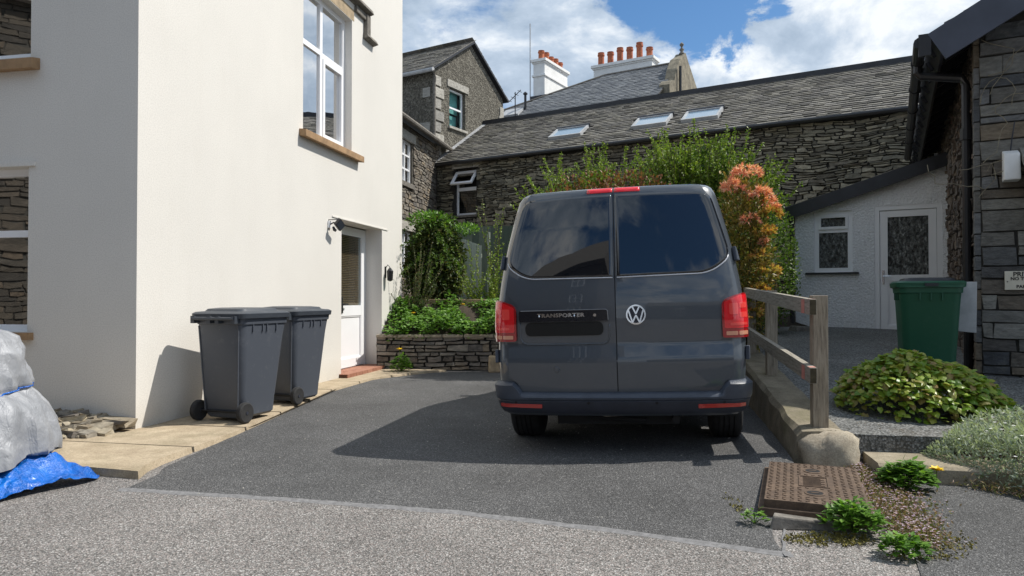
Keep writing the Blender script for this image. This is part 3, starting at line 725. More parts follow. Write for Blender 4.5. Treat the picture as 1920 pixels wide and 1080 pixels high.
def security_light():
    x, y = W2(A, TH, 0, 3.85)
    t = thing('security_light', 'small black security floodlight on the cream wall left of the white side door', 'light', (x, y, 2.28), -TH); t.scale = (.85, .85, .85)
    m = MB(); m.box(.0, .03, -.05, .05, -.06, .06); m.build('wall_plate', M['upvc'], t, bevel=.006)
    m = MB(); m.tube([(.02, 0, 0), (.09, -.01, .03), (.14, .0, .02)], .012); m.box(-.0, .16, -.02, .02, .075, .085); m.build('arm', M['black_plastic'], t)
    m = MB(); m.T = Matrix.Translation((.17, .05, .0)) @ Matrix.Rotation(-.5, 4, 'X') @ Matrix.Rotation(.5, 4, 'Y'); m.box(-.03, .03, -.10, .10, -.07, .07); m.build('lamp_head', M['black_plastic'], t, bevel=.01)
    m = MB(); m.T = Matrix.Translation((.17, .05, .0)) @ Matrix.Rotation(-.5, 4, 'X') @ Matrix.Rotation(.5, 4, 'Y'); m.box(.031, .034, -.085, .085, -.055, .055); m.build('lens', M['bumper_plastic'], t)
    m = MB(); m.tube([(.08, .0, -.04), (.10, .0, -.09), (.13, .01, -.11)], [.02, .028, .022]); m.build('sensor', M['black_plastic'], t)
security_light()

def wall_lantern():
    x, y = W2(A, TH, 0, 6.02)
    t = thing('wall_lantern', 'small dark metal wall lantern beside the white side door', 'lantern', (x, y, 1.63), -TH)
    m = MB(); m.tube([(.0, 0, .10), (.05, 0, .17), (.09, 0, .12)], .008); m.lathe([(.012, -.12), (.05, -.10), (.06, .06), (.03, .10), (.008, .12)], (.09, 0, 0), 'z', 8); m.build('lantern_body', M['black_plastic'], t)
    m = MB(); m.box(0, .012, -.03, .03, -.06, .14); m.build('back_plate', M['black_plastic'], t, bevel=.004)
wall_lantern()

# ============================================================ LONG STONE COTTAGE RANGE
BO = (-2.123, 20.0)
def long_range():
    t = thing('stone_range', 'long low dry-stone range with slate roof and three rooflights behind the van', 'building', (BO[0], BO[1], 0), -PH)
    P = lambda s, z, o: (s, -o, z)
    H = [(.61, 1.34, 3.50, 4.80)]
    m = MB(); wall_plane(m, P, .0, 17, .5, 4.98, H, .18); m.face([(17, 0, .5), (17, 5.2, .5), (17, 5.2, 4.98), (17, 2.6, 6.70), (17, 0, 4.98)])
    w = m.build('wall', M['dark_mortar'], t)
    m = MB(); stones(m, P, .02, 13.2, .9, 4.93, [(.57, 1.38, 3.45, 4.85)], (.04, .11), (.10, .38), .055, .017, 4, wave=.10, jit=.7)
    m.build('stonework', M['slate_wall'], w)
    window(t, P, .61, 1.34, 3.52, 4.24, .12, fw=.05, room='dim_room')
    f = MB(); frame_rect(f, P, .61, 1.34, 4.24, 4.72, .045, -.18, -.12); fw = f.build('window', M['upvc'], t)
    # awning sash hinged at its top, open outwards
    def PA(s, z, o):
        zz = 4.70 - z; a = R(38); return (s, -(zz * math.sin(a) + o * math.cos(a)) + .10, 4.70 - zz * math.cos(a) + o * math.sin(a))
    f = MB(); frame_rect(f, PA, .62, 1.33, 4.22, 4.70, .065, 0, .05); sa = f.build('open_sash', M['upvc'], fw)
    g = MB(); pbox(g, PA, .67, 1.28, 4.27, 4.65, .02, .026); g.build('pane', M['glass'], fw)
    g = MB(); g.box(.62, 1.33, .5, .52, 4.25, 4.7); g.build('room_behind', M['dark_room'], fw)
    g = MB(); g.box(.54, 1.42, -.03, .05, 4.80, 4.96); g.build('lintel', M['quoin'], t)
    g = MB(); g.box(.58, 1.37, -.05, .05, 3.44, 3.50); g.build('window_sill', M['hood_stone'], t)
    # roof: slope frame
    pitch = math.atan2(6.70 - 5.0, 2.72); L = math.hypot(2.72, 1.70)
    def PR(s, q, o): return (s, -.12 + q * math.cos(pitch) - o * math.sin(pitch), 4.99 + q * math.sin(pitch) + o * math.cos(pitch))
    m = MB(); m.hexa([PR(-.1, 0, -.07), PR(17.2, 0, -.07), PR(17.2, L, -.07), PR(-.1, L, -.07), PR(-.1, 0, -.0), PR(17.2, 0, -.0), PR(17.2, L, -.0), PR(-.1, L, -.0)])
    m.face([(-.1, 2.6, 6.66), (17.2, 2.6, 6.66), (17.2, 5.3, 4.95), (-.1, 5.3, 4.95)])
    r = m.build('roof', M['dark_mortar'], t)
    sk = [(3.28, 4.22), (5.60, 6.50), (6.86, 7.74)]; z0, z1 = .92, 1.52
    q0, q1 = .78, 1.42
    m = MB(); slates(m, PR, -.08, 13.4, 0, L, (.16, .30), .125, 7, keep=lambda s, q: not any(a - .02 < s < b + .02 and q0 - .02 < q < q1 + .05 for a, b in sk), th=.016)
    m.build('slates', M['roof_slate'], r)
    m = MB(); m.bar((-.1, 2.60, 6.74), (17.2, 2.60, 6.74), .16, .09); m.bar((-.1, 2.5, 6.70), (17.2, 2.5, 6.70), .03, .12); m.build('ridge', M['black_wood'], r)
    m = MB(); m.tube([(-.05, -.16, 4.95), (17, -.16, 4.95)], .055, 8); m.build('gutter', M['black_plastic'], t)
    m = MB(); m.hexa([PR(-.16, .0, .0), PR(.05, .0, .0), PR(.05, L + .1, .0), PR(-.16, L + .1, .0), PR(-.16, .0, .045), PR(.05, 0, .03), PR(.05, L + .1, .03), PR(-.16, L + .1, .045)]); m.build('lead_flashing', M['lead'], r)
    for a, b in sk:
        f = MB(); frame_rect(f, PR, a, b, q0, q1, .05, .0, .09); w = f.build('rooflight', M['lead'], t)
        g = MB(); pbox(g, PR, a + .05, b - .05, q0 + .05, q1 - .05, .03, .06); g.build('pane', M['rooflight'], w)
        g = MB(); pbox(g, PR, a - .02, b + .02, q1 - .01, q1 + .05, .0, .11); g.build('flashing', M['black_wood'], w)
long_range()

def gable_house():
    C = (-2.176 - .02, 19.9 + .15)
    t = thing('pebbledash_house', 'tall brown pebbledashed gable house with limestone quoins and one sash window', 'house', (C[0], C[1], 0), -PH)
    PG = lambda s, z, o: (o, s, z)       # gable wall: runs back along local y, faces +x
    PL = lambda s, z, o: (s, -o, z)      # left wall faces -y (towards the viewer), runs to -x
    m = MB(); wall_plane(m, PG, 0, 3.72, 1, 7.72, [(.72, 1.54, 6.25, 7.40)], .14)
    m.face([(0, 0, 7.72), (0, 3.72, 7.72), (0, 1.86, 8.95)])
    wall_plane(m, PL, -4.5, 0, 5.6, 7.72, [])
    m.face([(0, 3.72, 1), (-4.5, 3.72, 1), (-4.5, 3.72, 7.72), (0, 3.72, 7.72)])
    m.build('wall', M['pebble'], t)
    m = MB(); wall_plane(m, PL, -4.5, 0, 1, 5.6, []); w = m.build('lower_wall', M['dark_mortar'], t)
    m = MB(); stones(m, PL, -4.5, -.62, 1, 5.6, [], (.07, .14), (.16, .4), .04, .012, 14, wave=.05); m.build('stonework', M['slate_wall'], w)
    m = MB(); z = 1.2; k = 0
    while z < 7.5:
        h = .27; w1 = .42 if k % 2 else .28; w2 = .30 if k % 2 else .44
        if k % 1 == 0:
            m.box(-.025 if False else 0, .03, 0, w1, z, z + h)
            if z < 5.6 or k % 3 == 0: m.box(-w2 - .1, -.14, -.03, 0.0, z, z + h)
        z += h + (.06 if z > 5 else .14); k += 1
    q = MB(); q.box(0, .03, 3.45, 3.72, 6.9, 7.15); q.box(0, .03, 3.5, 3.72, 7.15, 7.45); q.build('quoins', M['quoin'], t)
    m.box(-.14, .0, -.03, 0, 1, 5.6); m.build('quoins', M['quoin'], t)
    m = MB(); m.box(-.02, .03, .60, 1.68, 7.40, 7.60); m.build('lintel', M['quoin'], t)
    m = MB(); m.box(-.1, .06, .66, 1.60, 6.18, 6.25); m.build('window_sill', M['quoin'], t)
    def blind(w, e):
        b = MB(); b.box(-.30, -.28, .77, 1.49, 6.75, 7.38); b.build('blind', M['teal_blind'], w); b = MB(); b.box(-.34, -.32, .77, 1.49, 6.28, 6.70); b.build('curtain', M['teal_blind'], w)
    window(t, PG, .74, 1.52, 6.26, 7.38, .10, trans=[(6.84, .76, 1.5)], fw=.05, extra=blind, room='dim_room', glass='glass_low')
    # roof with overhang, both slopes as thin slabs
    a = math.atan2(8.95 - 7.72, 1.86)
    def slope(sgn):
        def P(s, q, o):
            yy = -.16 + q * math.cos(a) - o * math.sin(a); z = 7.66 + q * math.sin(a) + o * math.cos(a)
            return (s, yy if sgn > 0 else 3.72 - yy, z)
        return P
    L = (1.86 + .17) / math.cos(a)
    r = MB()
    for sg in (1, -1):
        P = slope(sg); pbox(r, P, -4.6, .12, 0, L, -.0, .06)
    rr = r.build('roof', M['black_wood'], t)
    m = MB(); slates(m, lambda s, q, o: slope(1)(s, q, o + .06), -4.6, .12, 0, L, (.2, .34), .15, 3); slates(m, lambda s, q, o: slope(-1)(s, q, o + .06), -4.6, .12, 0, L, (.2, .34), .15, 4); m.build('slates', M['roof_slate'], rr)
    m = MB(); m.tube([(-4.6, -.22, 7.64), (.12, -.22, 7.64)], .06); m.build('gutter', M['lead'], t)
    m = MB(); m.tube([(.10, -.20, 7.62), (.09, -.10, 7.45), (.05, -.07, 7.3), (.05, -.07, 5.2), (.12, -.12, 5.05)], .04); m.build('downpipe', M['hood_stone'], t)
gable_house()

def side_wing():
    # low wing left of the gable house, runs along the house direction, faces right
    ox, oy, _ = pd(786, 240, 18.6)
    t = thing('stone_wing', 'narrow slate stone wing with white casement window behind the corner of the cream house', 'building', (ox, oy, 0), -TH)
    PS = lambda s, z, o: (o, s, z)
    y0 = -3.2
    m = MB(); wall_plane(m, PS, y0, 2.2, .8, 5.55, [(-1.35, -.55, 4.1, 5.15), (-1.35, -.55, 1.9, 2.9)], .15); m.face([(0, y0, .8), (-3, y0, .8), (-3, y0, 5.55), (0, y0, 5.55)])
    w = m.build('wall', M['mortar'], t)
    m = MB(); stones(m, PS, y0, 2.2, .8, 5.5, [(-1.4, -.5, 3.95, 5.3), (-1.4, -.5, 1.8, 3.0)], (.05, .12), (.12, .3), .05, .012, 24, wave=.05); m.build('stonework', M['garden_wall'], w)
    for (c, d) in ((4.1, 5.15), (1.9, 2.9)):
        window(t, PS, -1.35, -.55, c, d, .05, muls=[(-.95, c + .03, d - .03)], trans=[(c + (d - c) / 3, -1.3, -.6), (c + (d - c) * 2 / 3, -1.3, -.6)], fw=.045)
        g = MB(); g.box(-.05, .06, -1.42, -.48, c - .12, c - .002); g.build('window_sill', M['hood_stone'], t)
        g = MB(); g.box(-.03, .055, -1.5, -.4, d + .002, d + .22); g.build('lintel', M['quoin'], t)
    m = MB(); m.hexa([(-2.5, y0 - .1, 6.6), (.22, y0 - .1, 5.5), (.22, 2.0, 5.5), (-2.5, 2.0, 6.6), (-2.5, y0 - .1, 6.7), (.22, y0 - .1, 5.6), (.22, 2.0, 5.6), (-2.5, 2.0, 6.7)]); m.build('roof', M['roof_slate_blue'], t)
    m = MB(); m.tube([(.28, y0 - .1, 5.52), (.28, 2.0, 5.52)], .06); m.build('gutter', M['hood_stone'], t)
side_wing()

def far_house():
    # big house behind, seen over the long roof
    D = 28.0
    o0 = pd(1134, 142, D)
    t = thing('far_house', 'large slate roofed house with white chimneys and stone gable behind the long range', 'house', (o0[0], o0[1], 0), -PH)
    zr = o0[2]; a = R(36)
    def PR(s, q, o): return (s, -q * math.cos(a) - o * math.sin(a), zr - q * math.sin(a) + o * math.cos(a))   # q down the front slope
    poly = [(-6.6, 4.2), (-3.2, 2.0), (0, 0), (3.1, 0), (3.1, 8), (-6.6, 8)]
    m = MB(); m.face([PR(s, q, 0) for s, q in poly]); 
    m.face([PR(-6.6, 4.2, 0), PR(-3.2, 2.0, 0), PR(0, 0, 0), (3.1, 0, zr), (3.1, 4.5, zr - 3.3), (-4.5, 4.5, zr - 3.5)])
    r = m.build('roof', M['dark_mortar'], t)
    def keep(s, q):
        lim = 4.2 + (s + 6.6) * (2.0 - 4.2) / 3.4 if s < -3.2 else (2.0 + (s + 3.2) * -2 / 3.2 if s < 0 else 0)
        return q > lim + .03
    def PRu(s, q, o): return PR(s, 7 - q, o)
    m = MB(); slates(m, PRu, -6.5, 3.05, 0, 7, (.2, .34), .16, 9, keep=lambda s, q: keep(s, 7 - q)); m.build('slates', M['roof_slate_blue'], r)
    m = MB()
    m.tube([PR(-6.6, 4.2, .02), PR(-3.2, 2.0, .02), PR(0, 0, .02), PR(3.1, 0, .04)], .045, 6); m.build('ridge_tiles', M['hood_stone'], r)
    m = MB(); pbox(m, PR, -3.3, -2.5, 2.5, 3.1, .02, .10); w = m.build('rooflight', M['lead'], t); 
    m = MB(); m.box(-6, 3.0, -5.5, 4.4, 2, zr - 3.6); m.build('wall', M['pebble'], t)
    # stone gable with scrolled shoulder, end on at the right
    gx = 2.95
    base = pd(1240, 183, D); 
    m = MB()
    prof = [(-2.0, zr - 2.1), (-2.0, zr - 1.35), (-1.75, zr - 1.15), (-1.45, zr - 1.1), (-1.15, zr - .55), (-.75, zr - .1), (-.28, zr + .14), (-.1, zr + .30), (.1, zr + .14), (1.9, zr - 1.0), (1.9, zr - 2.6)]
    M['gable_stone'] = m_plain('weathered_gable', (.21, .185, .135), .9, .5, 5, .8, 30)
    m.prism(prof, lambda y, z: (gx - .05, y, z), lambda y, z: (gx + .34, y, z)); g = m.build('gable_wall', M['gable_stone'], t, bevel=.02)
    m = MB(); m.tube([(gx + .44, -1.1, zr - .5), (gx + .44, -1.1, zr - 2.4)], .05); m.build('gable_pipe', M['black_plastic'], g)
    m = MB(); m.lathe([(.12, 0), (.09, .07), (.045, .11), (.095, .19), (.04, .25), (.03, .29), (.08, .36), (.08, .39), (.02, .46)], (gx + .18, -.08, zr + .26), 'z', 12); m.build('finial', M['hood_stone'], g, smooth=True)
    # chimney with five pots
    def chim(px_, dd, w, l, ztop, zbot, along, pots, heights):
        p = pd(px_, 150, dd)
        # to local
        dx, dy = p[0] - o0[0], p[1] - o0[1]; lx = dx * CP - dy * SP; ly = dx * SP + dy * CP
        m = MB(); m.box(lx, lx + w, ly, ly + l, zbot, ztop - .12); m.box(lx - .05, lx + w + .05, ly - .05, ly + l + .05, ztop - .75, ztop - .66); m.box(lx - .09, lx + w + .09, ly - .09, ly + l + .09, ztop - .12, ztop)
        m.box(lx - .04, lx + w + .04, ly - .04, ly + l + .04, ztop - .18, ztop - .12)
        c = m.build('chimney', M['white_paint'], t, bevel=.012)
        for k in range(pots):
            u = (k + .5) / pots; x = lx + w * (u if along == 'x' else .5); y = ly + l * (u if along == 'y' else .5); h = heights[k]
            q = MB(); q.lathe([(.13, 0), (.125, h * .75), (.15, h * .78), (.15, h * .88), (.125, h * .9), (.14, h), (.10, h), (.10, h - .1)], (x, y, ztop), 'z', 14); q.build('chimney_pot', M['chimney_pot'], c, smooth=2)
        return c, lx, ly
    c, lx, ly = chim(1000, 30.5, .55, 2.2, pd(1000, 113, 30.5)[2], 7.5, 'y', 5, [.42, .46, .4, .44, .4])
    m = MB(); m.tube([(lx - .1, ly - .1, 8.6), (lx - .1, ly - .1, pd(1000, 45, 30.5)[2])], .022, 6); m.build('aerial_mast', M['lead'], c)
    m = MB(); m.box(lx - .1, lx + .7, ly - .12, ly + 2.3, 8.2, pd(1000, 182, 30.5)[2]); m.build('chimney_flashing', M['black_wood'], c)
    chim(1113, 29.6, 2.55, .6, pd(1115, 124, 29.6)[2], 8.5, 'x', 6, [.60, .56, .66, .60, .72, .45])
    # small aerial and vent on the lower left
    m = MB(); b = pd(966, 185, 27); dx, dy = b[0] - o0[0], b[1] - o0[1]; lx = dx * CP - dy * SP; ly = dx * SP + dy * CP
    m.tube([(lx, ly, 8), (lx, ly, b[2] + .25)], .02); m.tube([(lx - .3, ly, b[2] - .1), (lx + .25, ly, b[2] + .3)], .015)
    for k in range(4): u = k / 3; m.tube([(lx - .25 + .45 * u, ly - .15, b[2] - .05 + .3 * u), (lx - .25 + .45 * u, ly + .15, b[2] - .05 + .3 * u)], .01)
    m.build('aerial', M['black_plastic'], t)
    m = MB(); b = pd(985, 178, 27.5); dx, dy = b[0] - o0[0], b[1] - o0[1]; lx = dx * CP - dy * SP; ly = dx * SP + dy * CP
    m.tube([(lx, ly, 7.6), (lx, ly, b[2])], .05); m.lathe([(.05, 0), (.09, .02), (.09, .06), (.03, .12)], (lx, ly, b[2]), 'z', 10); m.build('flue', M['black_plastic'], t)
far_house()

# ============================================================ LEAN-TO AND RIGHT COTTAGE
LO = (4.949, 12.4)
def lean_to():
    zb = .62
    t = thing('lean_to', 'white roughcast lean-to with sloping black verge, small window and glazed door', 'outbuilding', (LO[0], LO[1], 0), -PH)
    P = lambda s, z, o: (s, -o, z)
    W = (.305, .905, 1.66, 2.70); D = (1.235, 2.20, zb, 2.74)
    top = lambda s: 2.74 + (3.44 - 2.74) * s / 2.29
    m = MB(); wall_plane(m, P, 0, 2.6, zb - .3, 2.74, [(*W, .07), (*D, .04)])
    m.face([(0, 0, 2.74), (2.6, 0, 2.74), (2.6, 0, top(2.6))]); m.face([(0, 0, zb - .3), (0, 0, 2.74), (0, 3.5, 2.74), (0, 3.5, zb - .3)])
    m.build('wall', M['roughcast'], t)
    w = MB(); frame_rect(w, P, *W, .075, -.10, -.03); pbox(w, P, .38, .83, 2.335, 2.395, -.10, -.032); 
    frame_rect(w, P, .37, .84, 2.395, 2.635, .045, -.05, -.012)
    wi = w.build('window', M['upvc'], t, bevel=.004)
    g = MB(); pbox(g, P, .37, .84, 1.73, 2.64, -.065, -.058); g.build('pane', M['obscured'], wi)
    g = MB(); pbox(g, P, .17, 1.0, 1.625, 1.658, -.02, .06); g.build('window_sill', M['black_wood'], t)
    f = MB(); frame_rect(f, P, 1.235, 2.20, zb - .05, 2.74, .075, -.10, -.01); f.build('door_frame', M['upvc'], t, bevel=.004)
    d = MB(); a, b = 1.315, 2.12; 
    pbox(d, P, a, a + .11, zb + .03, 2.655, -.085, -.025); pbox(d, P, b - .11, b, zb + .03, 2.655, -.085, -.025); pbox(d, P, a + .11, b - .11, 2.55, 2.655, -.085, -.025)
    pbox(d, P, a + .11, b - .11, zb + .03, zb + .15, -.085, -.025); pbox(d, P, a + .11, b - .11, 1.50, 1.60, -.085, -.025); pbox(d, P, a + .11, b - .11, zb + .15, 1.50, -.08, -.045); frame_rect(d, P, a + .11, b - .11, zb + .15, 1.50, .02, -.045, -.035)
    dd = d.build('door', M['upvc'], t, bevel=.004)
    g = MB(); pbox(g, P, a + .11, b - .11, 1.60, 2.55, -.06, -.052); g.build('pane', M['obscured'], dd)
    g = MB(); pbox(g, P, a + .03, a + .06, 1.45, 1.68, -.025, -.01); g.tube([P(a + .045, 1.58, -.01), P(a + .045, 1.58, .03), P(a + .15, 1.58, .035)], .009); g.build('handle', M['chrome'], dd)
    # roof
    q = lambda s, dz, y: (s, y, top(s) + dz)
    m = MB(); m.hexa([q(-.22, .0, -.12), q(2.45, .0, -.12), q(2.45, 0, 3.5), q(-.22, .0, 3.5), q(-.22, .07, -.12), q(2.45, .07, -.12), q(2.45, .07, 3.5), q(-.22, .07, 3.5)]); r = m.build('roof', M['black_wood'], t)
    m = MB(); slates(m, lambda s, u, o: (s, 3.4 - u if False else u - .12, top(s) + .07 + o), -.22, 2.45, 0, 3.4, (.25, .45), .3, 5, th=.014); m.build('slates', M['roof_slate'], r)
    m = MB(); m.hexa([q(-.24, -.13, -.15), q(2.46, -.13, -.15), q(2.46, -.13, -.122), q(-.24, -.13, -.122), q(-.24, .09, -.15), q(2.46, .09, -.15), q(2.46, .09, -.122), q(-.24, .09, -.122)]); m.build('verge_board', M['black_wood'], t)
    m = MB(); m.box(-.14, -.0, -.10, 3.5, 2.60, 2.70); m.build('gutter', M['black_plastic'], t)
    m = MB(); m.tube([(-.07, -.05, 2.6), (-.05, -.04, 2.5), (-.05, -.04, zb - .1)], .04); m.build('downpipe', M['black_plastic'], t)
lean_to()
def stone_block():
    x, y, z = pz(1492, 622, .66)
    m = MB(); m.T = Matrix.Rotation(.3, 4, 'Z'); m.hexa([(-.2, -.12, 0), (.2, -.12, 0), (.2, .12, 0), (-.2, .12, 0), (-.14, -.09, .13), (.16, -.1, .10), (.15, .1, .12), (-.15, .09, .14)])
    o = m.build('stone_block', M['hood_stone'], bevel=.02); o.location = (4.72, 11.6, path_z(6.0)); tag(o, 'small grey block of stone at the bottom left corner of the white lean-to', 'stone')
stone_block()

RO = (4.36 * 1.12, 6.60 * 1.12); RT = R(28.2); RS = 1.12
def RZ(z): return 1.22 + (z - 1.22) * RS
def right_cottage():
    zb = .15
    t = thing('slate_cottage', 'dark slate-block cottage with black bargeboard, gutter and projecting roof at the right edge', 'house', (RO[0], RO[1], RZ(0)), -RT); t.scale = (RS, RS, RS)
    PF = lambda s, z, o: (s, -o, z); PS = lambda s, z, o: (-o, s, z)
    ze = 3.75; a = math.atan(.57); s1 = 1.75
    topz = lambda s: ze + .57 * (s if s < s1 else 2 * s1 - s)
    m = MB(); m.face([(0, 0, 0), (2 * s1, 0, 0), (2 * s1, 0, ze), (s1, 0, topz(s1)), (0, 0, ze)]); m.face([(0, 0, 0), (0, 8, 0), (0, 8, ze), (0, 0, ze)]); m.face([(2 * s1, 0, 0), (2 * s1, 8, 0), (2 * s1, 8, ze), (2 * s1, 0, ze)])
    w = m.build('wall', M['dark_mortar'], t)
    # coursed blocks on the front with long-and-short quoins at the corner
    m = MB(); stones(m, PF, .0, 3.4, zb, 5.3, [], (.09, .22), (.22, .62), .03, .010, 31, keep=lambda s, z: z < topz(s) - .05, wave=.015, jit=.14, inset=.25); m.build('front_blocks', M['block_wall'], w)
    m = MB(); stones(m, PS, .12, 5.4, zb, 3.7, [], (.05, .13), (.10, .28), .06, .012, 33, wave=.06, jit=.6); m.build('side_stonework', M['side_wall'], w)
    # quoin returns on the side wall corner
    m = MB(); rnd = random.Random(6); z = zb
    while z < 3.6:
        h = rnd.uniform(.12, .22); m.box(-.045, -.0, -.0, rnd.uniform(.10, .2), z + .006, z + h - .006); z += h
    m.build('quoins', M['block_wall'], w)
    # roof
    ov = .42; fy = -.32
    def PR(s, q, o, sg=1):  # q up slope, s along y
        x = -ov + q * math.cos(a) - o * math.sin(a); z = ze - .57 * ov + .12 + q * math.sin(a) + o * math.cos(a)
        return (x if sg > 0 else 2 * s1 - x, s, z)
    L = (s1 + ov) / math.cos(a)
    m = MB(); pbox(m, PR, fy, 8, 0, L, -.05, .0); pbox(m, lambda s, q, o: PR(s, q, o, -1), fy, 8, 0, L, -.05, .0); r = m.build('roof', M['black_wood'], t)
    m = MB(); slates(m, PR, fy - .02, 6, 0, L, (.2, .32), .17, 12); slates(m, lambda s, q, o: PR(s, q, o, -1), fy - .02, 3, 0, L, (.2, .32), .17, 13); m.build('slates', M['roof_slate_blue'], r)
    m = MB()
    for sg in (1, -1): pbox(m, lambda s, q, o, sg=sg: PR(s, q, o, sg), fy - .035, fy - .003, .0 if sg > 0 else 0, L, -.27, .015)
    m.build('bargeboard', M['slate_paint'], t)
    m = MB(); pbox(m, PR, fy, 6, -.0, .03, -.2, -.05); m.build('fascia', M['black_wood'], t)
    m = MB(); 
    for k in range(14): y = -.1 + k * .45; m.bar((-.40, y, ze - .22), (0, y, ze - .0), .05, .09)
    m.build('rafter_ends', M['black_wood'], t)
    gz = ze - .57 * ov + .07
    m = MB(); m.tube([(-.49, -.33, gz), (-.49, 5.8, gz)], .052, 10); m.box(-.50, -.40, -.352, -.3, gz - .13, gz + .07)
    for y in (.3, 1.3, 2.3, 3.3, 4.3): m.tube([(-.49, y, gz), (-.49, y + .07, gz)], .062, 10)
    m.build('gutter', M['black_plastic'], t)
    m = MB(); m.tube([(-.49, .30, gz - .02), (-.49, .30, gz - .10), (-.46, .30, gz - .14), (-.12, .26, gz - .22), (-.085, .25, gz - .30), (-.085, .25, .3)], .042, 10)
    for z in (2.75, 1.3): m.tube([(-.085, .25, z), (-.085, .25, z + .11)], .058, 10)
    m.build('downpipe', M['black_plastic'], t)
    m = MB(); m.tube([(-.14, 4.0, 3.3), (-.12, 4.0, 2.2), (-.12, 4.0, .6)], .05, 10); m.tube([(-.12, 4.0, 1.2), (-.12, 4.0, 2.0)], .07, 10); m.build('downpipe', M['black_plastic'], t)
    # small slate canopy on the front wall
    m = MB(); m.hexa([(.30, -.42, 2.30), (1.6, -.42, 2.30), (1.6, 0, 2.52), (.30, 0, 2.52), (.30, -.42, 2.36), (1.6, -.42, 2.36), (1.6, 0, 2.60), (.30, 0, 2.60)]); m.box(.36, 1.6, -.36, 0, 2.18, 2.30); m.build('canopy', M['block_wall'], t)
    m = MB(); m.bar((.42, -.03, 1.75), (.42, -.33, 2.2), .07, .07); m.build('canopy_bracket', M['black_wood'], t)
    return t
right_cottage()

def dead_vine():
    rnd = random.Random(41); m = MB()
    for k in range(9):
        p = Vector((rnd.uniform(-.02, .10), -.05, rnd.uniform(1.9, 3.3))); pts = [p.copy()]; d = Vector((rnd.uniform(-.3, .6), -.1, rnd.uniform(.2, 1)))
        for j in range(9):
            d = (d + Vector((rnd.gauss(0, .5), rnd.gauss(0, .08), rnd.gauss(0, .45)))).normalized(); p = p + d * .07; p.y = min(-.045, max(-.14, p.y)); pts.append(p.copy())
        m.tube(pts, .0035, 4)
    o = m.build('dead_vine', M['dry_stem']); o.location = (RO[0], RO[1], RZ(0)); o.rotation_euler = (0, 0, -RT); o.scale = (RS, RS, RS)
    tag(o, 'dry bare vine stems clinging to the corner of the dark slate cottage', 'vine')
M['dry_stem'] = m_plain('dry_stem', (.24, .21, .15), .9, .3, 12)
dead_vine()

def wall_box():
    x, y = W2(RO, RT, .24 * RS, -.02)
    t = thing('alarm_box', 'small white box fixed high on the dark slate cottage wall under the canopy edge', 'box', (x, y, RZ(2.42)), -RT); t.scale = (RS, RS, RS)
    m = MB(); m.hexa([(-.075, -.16, -.14), (.05, -.16, -.14), (.05, 0, -.14), (-.075, 0, -.14), (-.075, -.13, .10), (.05, -.13, .10), (.05, 0, .15), (-.075, 0, .15)]); m.build('case', M['white_paint'], t, bevel=.012)
    m = MB(); m.tube([(-.01, -.005, .13), (.0, -.03, .25), (.02, -.045, .4)], .006, 6); m.build('cable', M['bumper_dark'], t)
wall_box()

def text_mesh(s, size, parent, mat, fn, name='lettering', extrude=.0, spacing=1.0, bold=0.0, shear=0):
    c = bpy.data.curves.new(name, 'FONT'); c.body = s; c.size = size; c.align_x = 'CENTER'; c.align_y = 'CENTER'; c.space_character = spacing; c.offset = bold; c.shear = shear; c.resolution_u = 3
    o = bpy.data.objects.new(name, c); COL.objects.link(o)
    dg = bpy.context.evaluated_depsgraph_get(); me = bpy.data.meshes.new_from_object(o.evaluated_get(dg))
    bpy.data.objects.remove(o)
    for v in me.vertices: v.co = Vector(fn(v.co.x, v.co.y))
    me.materials.clear(); me.materials.append(mat)
    q = bpy.data.objects.new(name, me); COL.objects.link(q); q.parent = parent; return q

def private_sign():
    x, y = W2(RO, RT, .345 * RS, -.045)
    t = thing('parking_sign', 'small cream sign reading PRIVATE NO TURNING OR PARKING on the slate cottage wall', 'sign', (x, y, RZ(1.38)), -RT); t.scale = (RS, RS, RS)
    m = MB(); m.box(-.17, .17, -.014, 0, -.085, .085); m.build('sign_plate', m_plain('cream_sign', (.62, .58, .47), .6, .1, 12), t, bevel=.003)
    for k, (s, z, sz) in enumerate((('PRIVATE', .055, .058), ('NO TURNING', .015, .040), ('OR', -.020, .036), ('PARKING', -.057, .040))):
        text_mesh(s, sz, t, M['seal'], lambda a, b, z=z: (a, -.0165, z + b), bold=.0012)
    m = MB()
    for sx in (-.15, .15): m.tube([(sx, -.014, -.01), (sx, -.019, -.01)], .006, 8)
    m.build('screws', M['hood_stone'], t)
private_sign()

